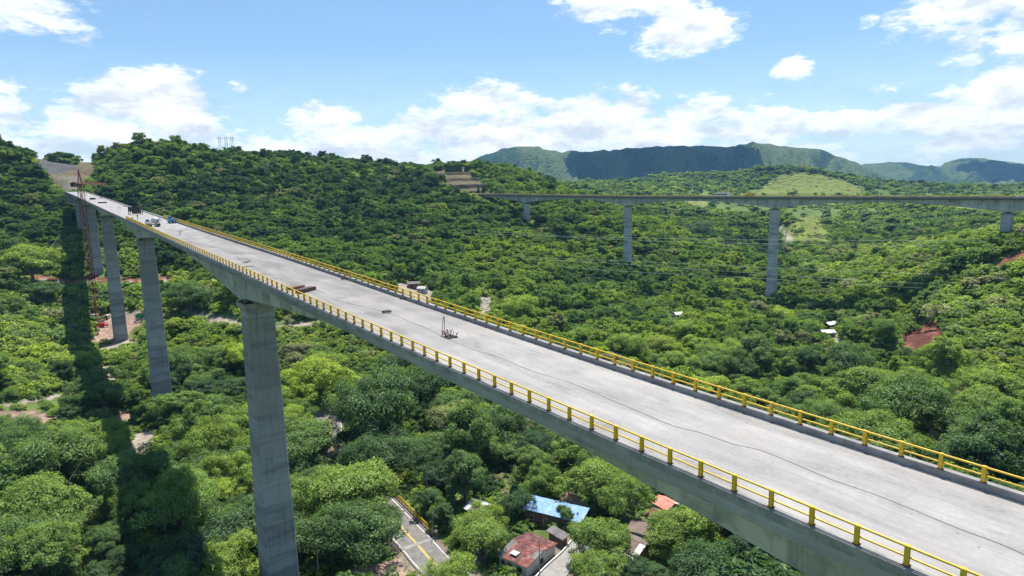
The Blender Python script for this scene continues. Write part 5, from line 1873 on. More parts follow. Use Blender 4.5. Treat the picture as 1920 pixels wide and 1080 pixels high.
rk = np.random.default_rng(3)
def rock_mesh(seed):
    r = np.random.default_rng(seed)
    import bmesh
    bm = bmesh.new(); bmesh.ops.create_icosphere(bm, subdivisions=2, radius=1)
    for v in bm.verts:
        k = 1 + .35 * (r.random() - .5)
        v.co = Vector((v.co.x * k, v.co.y * k * .8, v.co.z * k * .6))
    me = bpy.data.meshes.new("rock"); bm.to_mesh(me); bm.free(); me.materials.append(M['rock']); return me
RM = [rock_mesh(i) for i in range(4)]
spots = [(611 + rk.uniform(-9, 9), rk.uniform(782, 862)) for _ in range(16)] + [(908 + rk.uniform(-8, 10), rk.uniform(558, 586)) for _ in range(10)]
for i, (x, y) in enumerate(spots):
    p = ground_at(x, y, 80, 600)
    o = bpy.data.objects.new("rock", RM[i % 4]); col.objects.link(o)
    o.location = p; o.scale = (rk.uniform(.6, 1.6),) * 3; o.rotation_euler = (0, 0, rk.uniform(0, 6))
    rank_ = sorted(range(16) if i < 16 else range(16, 26), key=lambda j: spots[j][1]).index(i)
    ow_ = ['topmost', 'second', 'third', 'fourth', 'fifth', 'sixth', 'seventh', 'eighth', 'ninth', 'tenth', 'eleventh', 'twelfth', 'thirteenth', 'fourteenth', 'fifteenth', 'lowest'][rank_]
    tag(o, f"{ow_} pale boulder, counted down the stones by the road's upper bend" if i < 16 else f"{ow_} pale river stone, counted downward in the gap past the railing", "rock", "pale boulders by the road bend" if i < 16 else "river stones beyond the deck")

# ---------------------------------------------------------------- palms
def palm(label, p, trunk_h, nf, fl, lean, seed, tint, droop=1.0):
    r = np.random.default_rng(seed)
    e = empty("palm_tree", p, 0, label, "palm tree")
    b = MB(); tip = np.array([lean, lean * .4, trunk_h])
    b.tube([np.array([0, 0, -.4]), tip * np.array([.2, .2, .35]), tip * np.array([.6, .6, .7]), tip], [.2, .15, .13, .12], 8)
    b.build("trunk", M['palm_trunk'], e)
    for i in range(nf):
        a = 2 * math.pi * (i * .382 + r.random() * .06)
        up = .9 - 1.1 * (i / nf)
        L = fl * r.uniform(.8, 1.1)
        f = MB(); pts = []
        for t in np.linspace(0, 1, 9):
            rad = L * t * (1 - .18 * t * t)
            z = L * (up * t - droop * .85 * t * t)
            pts.append(tip + np.array([math.cos(a) * rad, math.sin(a) * rad, z]))
        pts = np.array(pts)
        f.tube(pts, np.linspace(.04, .01, 9), 4, cap=False)
        sd = np.array([-math.sin(a), math.cos(a), 0])
        for t in np.linspace(.1, 1, 26):
            k = t * 8; j = min(int(k), 7); q0 = pts[j] * (1 - (k - j)) + pts[j + 1] * (k - j)
            tg = pts[min(j + 1, 8)] - pts[j]; tg /= np.linalg.norm(tg)
            ll = fl * .26 * math.sin(math.pi * min(t * .9 + .08, 1)) + .05
            for s_ in (-1, 1):
                d_ = sd * s_ * .85 + tg * .55 + np.array([0, 0, -.38 + r.uniform(-.1, .1)]); d_ /= np.linalg.norm(d_)
                w_ = tg * fl * .016
                f.add([q0 - w_, q0 + w_, q0 + d_ * ll + w_ * .2, q0 + d_ * ll - w_ * .2], [(0, 1, 2, 3)] if s_ > 0 else [(3, 2, 1, 0)])
        o = f.build("frond", M['leaf'], e); o["tint"] = tint
        me = o.data; at = me.attributes.new('tone', 'FLOAT', 'FACE'); at.data.foreach_set('value', np.random.default_rng(seed * 50 + i).random(len(me.polygons)) * .6 + .1)


palm("slim short palm with yellow-green crown on the edge of the concrete lane", at_z(1076, 1082, ROADZ), 4.6, 13, 1.9, .2, 1, .82, 1.2)
pp = at_z(1312, 1068, -74.5)
palm("big arching palm under the near deck at the bottom edge", (pp[0], pp[1], -77.4), 3.2, 20, 4.9, .3, 2, .56, .9)
pp = at_z(1345, 1085, -74.5)
palm("second arching palm, half hidden under the deck girder", (pp[0], pp[1], -77.4), 2.4, 16, 3.8, -.3, 3, .5, 1.0)
pp = at_z(772, 722, -72)
palm("small dark palm beside the lone shed roof", (pp[0], pp[1], -77.4), 5.2, 14, 2.2, .2, 4, .25, 1.1)
pp = at_z(795, 700, -70)
palm("dark palm in the trees under the deck, right of the shed", (pp[0], pp[1], -77.4), 6.5, 14, 2.4, .2, 5, .3, 1.1)

# ---------------------------------------------------------------- lattice tower crane
cd = 345.0
cb = at_depth(183, 612, cd)
cgz = Hs(cb[0], cb[1])
topz = at_depth(160, 349, cd)[2]
crane = empty("tower_crane", (cb[0], cb[1], cgz), 0, "tall dark red lattice tower crane beside the half-hidden bridge pier", "crane")
Hm = topz - cgz
hw_ = 1.05
b = MB()
for sx in (-1, 1):
    for sy in (-1, 1):
        b.bar((sx * hw_, sy * hw_, 0), (sx * hw_, sy * hw_, Hm), .22)
nlev = int(Hm / 2.6)
for i in range(nlev + 1):
    z0 = Hm * i / nlev; z1 = Hm * (i + 1) / nlev
    for k in range(4):
        c0 = [(-1, -1), (1, -1), (1, 1), (-1, 1)][k]; c1 = [(-1, -1), (1, -1), (1, 1), (-1, 1)][(k + 1) % 4]
        b.bar((c0[0] * hw_, c0[1] * hw_, z0), (c1[0] * hw_, c1[1] * hw_, z0), .13)
        if i < nlev:
            a0, a1 = (c0, c1) if (i + k) % 2 else (c1, c0)
            b.bar((a0[0] * hw_, a0[1] * hw_, z0), (a1[0] * hw_, a1[1] * hw_, z1), .12)
b.build("mast", M['crane'], crane)
jr = at_depth(200, 349, cd + 36) - np.array([cb[0], cb[1], 0])
jdv = np.array([jr[0], jr[1]]); jl = np.linalg.norm(jdv); jdv /= jl
jth = math.atan2(jdv[1], jdv[0])
slew = MB(); slew.box((0, 0, Hm + .5), (3.0, 3.0, 1.0)); slew.lathe((0, 0, Hm - .2), [(1.7, 0), (1.7, .35)], 20)
so = slew.build("slewing_unit", M['crane'], crane)
R_ = rotz(jth)


def lattice(mb, L0, L1, z0, z1, w_, hgt, step):
    n = max(2, int((abs(L1 - L0)) / step))
    P = lambda t, k: R_ @ np.array([L0 + (L1 - L0) * t, [-w_ / 2, w_ / 2, 0][k], z0 + (z1 - z0) * t + (hgt if k == 2 else 0)])
    for k in range(3): mb.bar(P(0, k), P(1, k), .13)
    for i in range(n):
        t0, t1 = i / n, (i + 1) / n
        mb.bar(P(t0, 0), P(t1, 2), .10); mb.bar(P(t0, 1), P(t1, 2), .10); mb.bar(P(t0, 0), P(t0, 1), .10)
        mb.bar(P(t0, 2), P(t1, 0), .10)


b = MB(); lattice(b, 1.4, jl, Hm + 1.0, Hm + 1.0, 1.3, 1.4, 2.2); b.build("jib", M['crane'], crane)
b = MB(); lattice(b, -1.4, -12.5, Hm + 1.0, Hm + 1.0, 1.5, .8, 2.2); b.build("counter_jib", M['crane'], crane)
b = MB(); b.box(R_ @ np.array([-11.2, 0, Hm + .4]), (2.4, 1.9, 2.2), R_); b.build("counterweight", M['dark_metal'], crane)
b = MB()
for s_ in (-1, 1):
    b.bar(R_ @ np.array([-.9, s_ * .8, Hm + 1]), R_ @ np.array([0, 0, Hm + 8.6]), .2); b.bar(R_ @ np.array([.9, s_ * .8, Hm + 1]), R_ @ np.array([0, 0, Hm + 8.6]), .2)
for k in range(1, 5):
    f = k / 5.5; b.bar(R_ @ np.array([-.9 * (1 - f), 0, Hm + 1 + 7.6 * f]), R_ @ np.array([.9 * (1 - f), 0, Hm + 1 + 7.6 * f]), .12)
b.build("tower_top", M['crane'], crane)
b = MB(); b.bar(R_ @ np.array([0, 0, Hm + 8.5]), R_ @ np.array([jl * .72, 0, Hm + 2.4]), .08); b.build("stay", M['dark_metal'], crane)
b = MB(); b.bar(R_ @ np.array([0, 0, Hm + 8.5]), R_ @ np.array([-11, 0, Hm + 1.9]), .08); b.build("stay", M['dark_metal'], crane)
cab = MB(); cab.box(R_ @ np.array([1.6, 1.6, Hm + .2]), (1.7, 1.3, 2.0), R_); co = cab.build("cab", M['pale_roof'], crane)
b = MB(); b.box(R_ @ np.array([2.46, 1.6, Hm + .5]), (.05, 1.1, 1.0), R_); b.build("window", M['glass_dark'], co)
b = MB(); b.box((0, 0, .5), (6.5, 6.5, 1.2)); b.build("base", M['curb'], crane)
b = MB()
for s_ in (-1, 1):
    b.bar((-3.2, s_ * 1.2, 1.3), (3.2, s_ * 1.2, 1.3), .4); b.bar((s_ * 1.2, -3.2, 1.75), (s_ * 1.2, 3.2, 1.75), .4)
    b.bar((s_ * 3, -3, 1.3), (s_ * 1.05, -1.05, 5), .25); b.bar((s_ * 3, 3, 1.3), (s_ * 1.05, 1.05, 5), .25)
b.build("base_frame", M['red'], crane)
b = MB()
for z in (Hm * .8, Hm * .52, Hm * .25):
    pass
tie = np.array([PIER_XY[4][0] - cb[0], PIER_XY[4][1] - cb[1]])

# ---------------------------------------------------------------- yard at the third pier
def site_box(label, x, y, sz, mat, rz, roofm=None):
    p = ground_at(x, y, 150, 500)
    e = empty("site_container", p, rz, label, "container")
    b = MB(); b.box((0, 0, sz[2] / 2), sz); b.build("body", mat, e, bevel=.05)
    b = MB(); b.box((0, 0, sz[2] + .1), (sz[0] + .3, sz[1] + .3, .14)); b.build("roof", roofm or M['white_paint'], e)
    b = MB(); b.box((sz[0] * .2, -sz[1] / 2 - .02, 1.05), (.9, .06, 2.0)); b.build("door", M['dark_metal'], e)


site_box("long white-roofed site hut at the left edge of the construction yard", 118, 604, (8.5, 4, 2.6), M['dark_metal'], -.2)
site_box("grey site hut beside the deck shadow", 152, 606, (5, 3, 2.6), M['steel'], .1, M['pale_roof'])
site_box("small white hut between crane and third pier, left one", 178, 597, (3.2, 2.4, 2.2), M['plaster'], .3)
site_box("small white store box right of the crane mast", 201, 597, (2.6, 2.2, 1.8), M['plaster'], -.1)
p = ground_at(190, 612, 150, 500)
e = empty("steel_skid", p, .5, "bright red steel frame lying at the foot of the crane", "steel frame")
b = MB()
for s_ in (-1, 1):
    b.bar((-3, s_ * 1.2, .5), (3, s_ * 1.2, .5), .3, .5); b.bar((-3, s_ * 1.2, 1.8), (2.2, s_ * 1.2, 1.8), .2)
    for x_ in (-3, -1, 1, 3): b.bar((x_, s_ * 1.2, .4), (x_ * .9, s_ * 1.2, 1.8), .2)
for x_ in (-3, -1, 1, 3): b.bar((x_, -1.2, .5), (x_, 1.2, .5), .25)
b.build("frame", M['red'], e)
b = MB(); b.box((.6, 0, 1.3), (2.0, 1.8, 1.1)); b.build("engine_box", M['red'], e, bevel=.08)
p = at_depth(264, 588, 300)
p = ground_at(266, 596, 150, 500)
e = empty("net_screen", p, .7, "bright green mesh screen beside the second pier", "screen")
b = MB()
for i in range(8):
    a_ = np.array([-3 + i * .8, .18 * math.sin(i * 2.1), 0]); c_ = np.array([-3 + (i + 1) * .8, .18 * math.sin((i + 1) * 2.1), 0])
    hN = 2.4 + .5 * math.sin(i)
    b.add([a_, c_, c_ + (0, 0, hN), a_ + (0, 0, hN), a_ + (0, .05, 0), c_ + (0, .05, 0), c_ + (0, .05, hN), a_ + (0, .05, hN)], [(0, 1, 2, 3), (7, 6, 5, 4), (3, 2, 6, 7)])
b.build("mesh_panel", M['green_net'], e)
for i in (0, 4, 8):
    b = MB(); b.bar((-3 + i * .8, .1, 0), (-3 + i * .8, .1, 3.1), .12); b.build("post", M['wood'], e)

# ---------------------------------------------------------------- things on the deck
def on(px_, py_, dz=0.0):
    s_, o_ = on_deck(px_, py_)
    return line(s_, o_, -CURB + dz), heading(s_), s_, o_


def wheel(parent, x, y, r_, w_=.28):
    b = MB(); b.lathe((x, y - w_ / 2, r_), [(r_ * .85, 0), (r_, .04), (r_, w_ - .04), (r_ * .85, w_)], 18, 'y'); t = b.build("wheel", M['rubber'], parent)
    b = MB(); b.lathe((x, y - w_ / 2 - .015, r_), [(r_ * .5, 0), (r_ * .55, .03), (r_ * .55, w_), (r_ * .5, w_ + .03)], 14, 'y'); b.build("rim", M['steel'], t)


def truck(label, px_, py_, rz_add, cabm, bodym, Lc=1.6, Lb=3.6, Wt=2.1, kind='flat', cat="truck"):
    p, th, s_, o_ = on(px_, py_)
    e = empty("truck", p, th + rz_add, label, cat)
    L = Lc + Lb
    b = MB(); b.box((0, 0, .62), (L, Wt * .55, .22)); b.build("chassis", M['dark_metal'], e)
    cx_ = L / 2 - Lc / 2
    b = MB(); b.box((cx_, 0, 1.15), (Lc, Wt * .94, .95)); b.box((cx_ - .08, 0, 1.96), (Lc * .82, Wt * .88, .72 - .004), taper=.88); c_ = b.build("cab", cabm, e, bevel=.05)
    b = MB(); b.box((cx_ + Lc * .41 - .03, 0, 1.95), (.10, Wt * .76, .5)); b.build("windscreen", M['glass_dark'], c_)
    for sy in (-1, 1):
        b = MB(); b.box((cx_ - .05, sy * Wt * .43, 1.92), (Lc * .5, .08, .42)); b.build("window", M['glass_dark'], c_)
        b = MB(); b.box((L / 2 + .02, sy * Wt * .36, .95), (.06, .25, .16)); b.build("headlight", M['white_paint'], e)
    if kind == 'flat':
        b = MB(); b.box((-Lc / 2, 0, .86), (Lb, Wt, .14))
        for sy in (-1, 1): b.box((-Lc / 2, sy * (Wt / 2 - .03), 1.15), (Lb - .02, .06, .44))
        b.box((-L / 2 + .04, 0, 1.15), (.06, Wt - .14, .44)); b.build("load_bed", bodym, e)
    elif kind == 'mixer':
        prof = [(.3, -Lb * .42), (.62, -Lb * .3), (.95, -.2), (.98, .3), (.8, Lb * .3), (.5, Lb * .4)]
        b = MB(); b.lathe((-Lc / 2, 0, 1.85), prof, 20, 'x'); b.build("drum", bodym, e, smooth_=True)
        b = MB(); b.bar((-L / 2 + .1, 0, 2.6), (-L / 2 - .5, 0, 1.5), .5, .12); b.build("chute", M['steel'], e)
        b = MB()
        for sy in (-1, 1): b.bar((-L / 2 + .35, sy * .6, .7), (-L / 2 + .35, sy * .5, 2.3), .1)
        b.build("drum_support", M['dark_metal'], e)
    elif kind == 'pump':
        b = MB(); b.box((-Lc / 2, 0, 1.25), (Lb * .95, Wt * .9, .9)); b.build("engine_box", bodym, e, bevel=.05)
        b = MB(); b.bar((-L / 2 + .3, -.5, 1.7), (L / 2 - .2, -.5, 2.75), .16); b.bar((-L / 2 + .3, .5, 1.7), (L / 2 - .2, .5, 2.75), .16); b.bar((L / 2 - .2, -.5, 2.75), (L / 2 - .2, .5, 2.75), .12); b.build("boom", M['dark_metal'], e)
    for x_ in (L / 2 - Lc * .55, -L / 2 + .75, -L / 2 + 1.75):
        if x_ == -L / 2 + 1.75 and Lb < 3: continue
        for sy in (-1, 1): wheel(e, x_, sy * (Wt / 2 - .14) + .0, .46)
    return e


truck("small white mixer truck with men around it on the far part of the slab", 288, 425, math.pi - .5, M['white_paint'], M['pale_roof'], 1.3, 2.5, 2.0, 'mixer')
truck("small blue truck parked by the far railing on the slab", 323, 419, math.pi, M['blue'], M['blue'], 1.3, 1.2, 1.9, 'flat')
# dark launching frame / screed rig
p, th, s_, o_ = on(253, 403)
e = empty("paving_rig", p, th - .45, "dark steel paving rig standing across the slab where the railing ends", "machine")
b = MB(); b.box((0, 0, 2.1), (4.3, .25, 1.7)); b.build("side_panel", M['dark_metal'], e)
b = MB(); b.box((.2, 1.0, 1.1), (2.6, 1.4, 1.4)); b.build("engine_box", M['rust'], e, bevel=.05)
b = MB(); b.bar((-2.1, 0, 2.9), (2.1, 0, 2.9), .3); b.bar((-2.1, 1.6, 2.9), (2.1, 1.6, 2.9), .2); b.bar((-2.1, 0, 2.9), (-2.1, 1.6, 2.9), .2); b.bar((2.1, 0, 2.9), (2.1, 1.6, 2.9), .2); b.build("top_frame", M['dark_metal'], e)
for sx, sy in ((-2.1, 0), (2.1, 0), (-2.1, 1.6), (2.1, 1.6)):
    b = MB(); b.bar((sx, sy, 0), (sx, sy, 2.9), .2); b.build("leg", M['dark_metal'], e)

# rebar left standing out of openings in the slab
def rebar(label, px_, py_, n, h, spread, seed, hole=True):
    r = np.random.default_rng(seed)
    p, th, s_, o_ = on(px_, py_)
    e = empty("rebar_cluster", p, th, label, "rebar cluster")
    if hole:
        b = MB(); b.box((0, 0, .012), (1.0, 1.5, .03)); b.build("opening", M['hole'], e)  # dark plate on the slab, coloured for the shade in the hole
        b = MB()
        for sx in (-1, 1): b.bar((sx * .54, -.8, .04), (sx * .54, .8, .04), .08)
        b.build("formwork_edge", M['wood'], e)
    b = MB()
    for i in range(n):
        a = np.array([r.uniform(-.5, .5), r.uniform(-.8, .8) * spread, 0])
        t = a + np.array([r.uniform(-.35, .35), r.uniform(-.35, .35), h * r.uniform(.55, 1.0)])
        m2 = (a + t) / 2 + np.array([r.uniform(-.1, .1), r.uniform(-.1, .1), 0])
        b.tube([a, m2, t], .03, 5)
    b.build("bars", M['rust'], e)


rebar("tuft of rusty rebar rising from the square hole in mid slab", 842, 632, 16, .8, 1.0, 1)
p_, th_, s_, o_ = on(832, 626)
e = empty("rebar_hoop", p_, th_, "tall bent rebar hoop beside the square hole", "rebar hoop")
b = MB(); b.tube([(0, -.2, 0), (-.05, -.25, 1.2), (0, -.15, 1.75), (.03, -.02, 1.75), (0, .15, 1.0), (.05, .3, .05)], .032, 6); b.build("bar", M['rust'], e)
rebar("pair of short rebar stubs standing on the slab before the blue truck", 339, 439, 8, 1.3, 1.4, 2, False)
rebar("small group of bars lying open on the slab, left of the paving rig", 224, 391, 6, 1.0, 1.2, 3, False)


M['board'] = simple('dark_red_board', (.13, .085, .075), .8, var=.3)


def stack_(name, label, px_, py_, n, L, w_, mat, rz, cat, seed=0, hh=.14):
    r = np.random.default_rng(seed)
    p, th, s_, o_ = on(px_, py_)
    e = empty(name, p, th + rz, label, cat)
    rows = max(1, n // 3)
    for i in range(n):
        b = MB(); k = i % 3; l_ = i // 3
        b.box((r.uniform(-.1, .1), (k - 1) * (w_ + .04), hh / 2 + l_ * (hh + .01)), (L * r.uniform(.9, 1), w_, hh)); b.build("plank", mat, e)


stack_("plank_stack", "reddish brown bundle of boards by the near railing, nearer one", 573, 547, 9, 3.2, .3, M['board'], .55, "plank stack", 1, .16)
stack_("plank_stack", "grey-brown bundle of boards by the near railing, farther one", 556, 541, 6, 2.8, .28, M['wood'], .55, "plank stack", 2, .14)
stack_("plank_stack", "two thin dark boards lying left of the plank bundles", 464, 491, 3, 2.6, .16, M['dark_metal'], .9, "plank stack", 3, .06)
stack_("plank_stack", "short boards scattered on the slab near the left railing bend", 466, 500, 3, 1.8, .16, M['wood'], .2, "plank stack", 4, .06)
stack_("formwork_stack", "dark formwork panels heaped near the crane, on the far slab", 192, 381, 9, 3.4, .7, M['dark_metal'], .4, "formwork stack", 5, .2)
stack_("formwork_stack", "formwork and props heaped just right of the crane mast", 174, 374, 9, 3.0, .7, M['dark_metal'], 1.2, "formwork stack", 6, .3)
stack_("formwork_stack", "low pile of boards beside the right edge of the far slab", 191, 371, 6, 2.2, .5, M['wood'], .2, "formwork stack", 7, .15)
stack_("formwork_stack", "flat boards along the right edge of the slab before the railing", 238, 387, 6, 3.6, .4, M['wood'], .1, "formwork stack", 8, .12)
for lab, x, y, sd in (("crumpled dark cable coil in mid slab, left of the square hole", 725, 587, 1), ("small dark coil against the far kerb of the slab", 647, 524, 2), ("thin grey coil at the far kerb, right of the first coil", 758, 561, 3)):
    p, th, s_, o_ = on(x, y)
    e = empty("cable_coil", p, th, lab, "cable coil")
    b = MB(); r = np.random.default_rng(sd)
    pts = [(math.cos(t) * (.5 + .12 * math.sin(3.3 * t + sd)), math.sin(t) * (.4 + .1 * math.cos(2.7 * t)), .05 + .012 * t) for t in np.linspace(0, 18, 90)]
    b.tube(pts, .035, 5); b.build("coil", M['dark_metal'], e)
# hose trailing along the slab
M['grey_hose'] = simple('grey_hose', (.13, .13, .135), .7)
HX = [(630, 563), (660, 571), (690, 578), (725, 586), (770, 603), (800, 616), (838, 634), (880, 652), (930, 669), (990, 694), (1040, 709), (1110, 736), (1190, 770), (1265, 798), (1310, 812), (1375, 832), (1430, 850), (1500, 875), (1560, 898), (1640, 927), (1720, 960), (1800, 992), (1870, 1018), (1915, 1037)]
hp = []
for x, y in HX:
    s_, o_ = on_deck(x, y); hp.append((s_, o_))
hp = densify(np.array(hp), 1.0)
hp = hp[np.concatenate([[True], np.abs(np.diff(hp[:, 0])) > .02])]
b = MB(); b.tube([line(s_, o_ + .05 * math.sin(s_ * .9), -CURB + .02) for s_, o_ in hp], .011, 6)
tag(b.build("hose", M['grey_hose']), "long thin dark hose trailing down the middle of the slab", "hose")

# ---------------------------------------------------------------- people
def person(label, px_, py_, rz, pose, vest, seed):
    p, th, s_, o_ = on(px_, py_)
    e = bpy.data.objects.new("person", None); col.objects.link(e)
    e.location = p; e.rotation_euler = (0, 0, th + rz); tag(e, label, "person", "workers on the slab")
    cr = pose == 'crouch'
    k = -.42 if cr else 0
    if cr:
        J = [(0, 0, .52), (.0, .02, .72), (.10, 0, .98), (.16, 0, 1.08), (.2, 0, 1.22), (0, .1, .5), (.34, .13, .46), (.02, .13, .09), (.16, .13, .04), (0, -.1, .5), (.34, -.13, .46), (.02, -.13, .09), (.16, -.13, .04),
             (.10, .2, .96), (.28, .24, .74), (.44, .2, .60), (.10, -.2, .96), (.28, -.24, .74), (.44, -.2, .60)]
    else:
        st_ = .16 if pose == 'walk' else .04
        J = [(0, 0, .95), (0, 0, 1.18), (0, 0, 1.42), (.01, 0, 1.52), (.02, 0, 1.66), (0, .1, .9), (st_, .11, .50), (st_ * .7, .11, .09), (st_ * .7 + .14, .12, .04), (0, -.1, .9), (-st_ * .6, -.11, .50), (-st_ * 1.6, -.11, .09), (-st_ * 1.6 + .14, -.12, .04),
             (0, .2, 1.40), (-.04, .26, 1.12), (.08, .26, .88), (0, -.2, 1.40), (.06, -.27, 1.14), (.22, -.24, .95)]
    E_ = [(0, 1), (1, 2), (2, 3), (3, 4), (0, 5), (5, 6), (6, 7), (7, 8), (0, 9), (9, 10), (10, 11), (11, 12), (2, 13), (13, 14), (14, 15), (2, 16), (16, 17), (17, 18)]
    rad = [.15, .14, .15, .06, .105, .095, .065, .045, .04, .095, .065, .045, .04, .065, .045, .035, .065, .045, .035]
    me = bpy.data.meshes.new("body"); me.from_pydata(J, E_, [])
    me.materials.append(M['cloth_dark'])
    o = bpy.data.objects.new("body", me); col.objects.link(o); o.parent = e
    sk = o.modifiers.new("skin", 'SKIN'); sub = o.modifiers.new("sub", 'SUBSURF'); sub.levels = 1; sub.render_levels = 1
    sv = me.skin_vertices[0].data if me.skin_vertices else None
    if sv is None:
        bpy.context.view_layer.objects.active = o
        me.skin_vertices  # created together with the modifier
        sv = me.skin_vertices[0].data if me.skin_vertices else None
    if sv is not None:
        for v_, r_2 in zip(sv, rad): v_.radius = (r_2, r_2 * .9)
        sv[0].use_root = True
    hd = J[4]
    b = MB(); b.lathe((hd[0], hd[1], hd[2] + .03), [(.13, 0), (.125, .05), (.09, .11), (.02, .135)], 14); b.build("helmet", M['helmet'], e, smooth_=True)
    b = MB(); b.lathe((hd[0] + .012, hd[1], hd[2] - .12), [(.03, 0), (.075, .04), (.095, .1), (.09, .16)], 12); b.build("face", M['skin'], e, smooth_=True)
    c2 = J[2]
    b = MB(); b.lathe((c2[0], c2[1], c2[2] - .42 + (0.1 if cr else 0)), [(.155, 0), (.17, .15), (.18, .34), (.12, .45)], 14); b.build("vest", vest, e, smooth_=True)
    return e


person("worker in orange vest walking on the slab between rig and mixer", 258, 411, .6, 'walk', M['cloth_orange'], 1)
person("worker crouching at the near edge of the slab where the railing starts", 249, 414, 2.0, 'crouch', M['cloth_dark'], 2)
person("worker in dark clothes standing right behind the mixer truck", 291, 416, 1.0, 'stand', M['cloth_dark'], 3)
person("worker in yellow standing left of the mixer truck", 281, 424, 2.6, 'stand', M['yellow'], 4)
person("worker standing near the heap beside the crane", 163, 367, 0, 'stand', M['cloth_orange'], 5)

# ---------------------------------------------------------------- traffic on the far viaduct
def far_pos(px_, off):
    r = ray(px_, 360)
    A_ = np.array([[r[0], -FU[0]], [r[1], -FU[1]]])
    k_, t_ = np.linalg.solve(A_, FA)
    P = FA + FU * t_ + np.array([-FU[1], FU[0]]) * off
    return P, fz(t_) - 1.25


def vehicle(name, label, cat, px_, off, L, Wd, Hh, mat, kind):
    P, z = far_pos(px_, off)
    e = empty(name, (P[0], P[1], z), FTH, label, cat)
    if kind == 'bus':
        b = MB(); b.box((0, 0, .5 + (Hh - .5) / 2), (L, Wd, Hh - .5)); bo = b.build("body", mat, e, bevel=.15)
        for sy in (-1, 1):
            b = MB(); b.box((0, sy * Wd / 2, Hh * .66), (L * .9, .06, Hh * .26)); b.build("window", M['glass_dark'], e)
        b = MB(); b.box((L / 2, 0, Hh * .62), (.06, Wd * .85, Hh * .35)); b.build("windscreen", M['glass_dark'], e)
    elif kind == 'truck':
        b = MB(); b.box((-1.0, 0, 1.0 + (Hh - 1) / 2), (L - 2.4, Wd, Hh - 1)); b.build("cargo_box", mat, e, bevel=.05)
        b = MB(); b.box((L / 2 - 1.0, 0, 1.6), (2.0, Wd * .95, 2.0)); b.build("cab", M['yellow'], e, bevel=.12)
        b = MB(); b.box((L / 2, 0, 2.0), (.06, Wd * .8, .8)); b.build("windscreen", M['glass_dark'], e)
        b = MB(); b.box((0, 0, .8), (L - .4, Wd * .5, .3)); b.build("chassis", M['dark_metal'], e)
    else:
        b = MB(); b.box((0, 0, .65), (L, Wd, .6)); b.box((-.15, 0, 1.2), (L * .6, Wd * .9, .55), taper=.8); b.build("body", mat, e, bevel=.08)
        for sy in (-1, 1):
            b = MB(); b.box((-.15, sy * Wd * .43, 1.2), (L * .45, .08, .32)); b.build("window", M['glass_dark'], e)
        b = MB(); b.box((L * .5, Wd * .3, .7), (.05, .3, .15)); b.box((L * .5, -Wd * .3, .7), (.05, .3, .15)); b.build("bumper_lights", M['white_paint'], e)
    for x_ in (L * .32, -L * .3):
        for sy in (-1, 1): wheel(e, x_, sy * (Wd / 2 - .14), .48 if kind != 'car' else .33)


vehicle("bus", "white bus crossing the far viaduct between its two middle piers", "bus", 1352, -2.2, 9.5, 2.5, 3.1, M['white_paint'], 'bus')
vehicle("truck", "yellow truck following on the far viaduct, left of the tallest pier", "truck", 1403, -2.2, 7.5, 2.4, 3.0, M['yellow_old'], 'truck')
vehicle("car", "white car at the right end of the far viaduct", "car", 1914, -2.2, 4.4, 1.8, 1.5, M['white_paint'], 'car')

# ---------------------------------------------------------------- power line
def interp_wire(pts):
    pts = np.array(pts, float)
    # smooth: fit a slack curve through the sighted points
    xs = np.linspace(pts[0, 0], pts[-1, 0], 60)
    out = densify(pts, 12)
    inv0, inv1 = 1 / 700.0, 1 / 330.0
    P = []
    for x, y in out:
        iv = inv0 + (inv1 - inv0) * (x - 430) / (1920 - 430)
        P.append(at_depth(x, y, 1 / iv))
    return P


WIRES = [("upper", [(436, 282), (500, 334), (564, 366), (644, 397), (720, 412), (767, 419), (864, 430), (1029, 441), (1172, 445.5), (1400, 449), (1650, 451), (1920, 452), (2150, 451)]),
         ("second", [(424, 284), (500, 340), (570, 375), (650, 404), (730, 419), (864, 436), (1000, 442), (1172, 449.6), (1400, 456.4), (1650, 460), (1920, 462), (2150, 462)]),
         ("third", [(411, 290), (460, 325), (527, 364), (615, 405), (700, 434), (800, 457), (925, 476), (1060, 485), (1186, 490), (1400, 500), (1633, 510), (1920, 518.5), (2150, 522)]),
         ("fourth", [(411, 294), (460, 332), (527, 372), (615, 412), (700, 441), (800, 463), (925, 481), (1060, 489), (1169, 495), (1400, 511), (1680, 529), (1920, 539), (2150, 548)]),
         ("lowest", [(411, 298), (460, 338), (527, 380), (615, 420), (700, 449), (800, 472), (925, 490), (1060, 500), (1141, 507), (1400, 520.5), (1560, 530.5), (1920, 550.5), (2150, 560)])]
for nm, pts in WIRES:
    b = MB(); b.tube(interp_wire(pts), .048, 5)
    tag(b.build("power_cable", M['wire']), f"{nm} pale power cable sagging across the valley in front of the far viaduct", "power cable", "power cables over the valley")


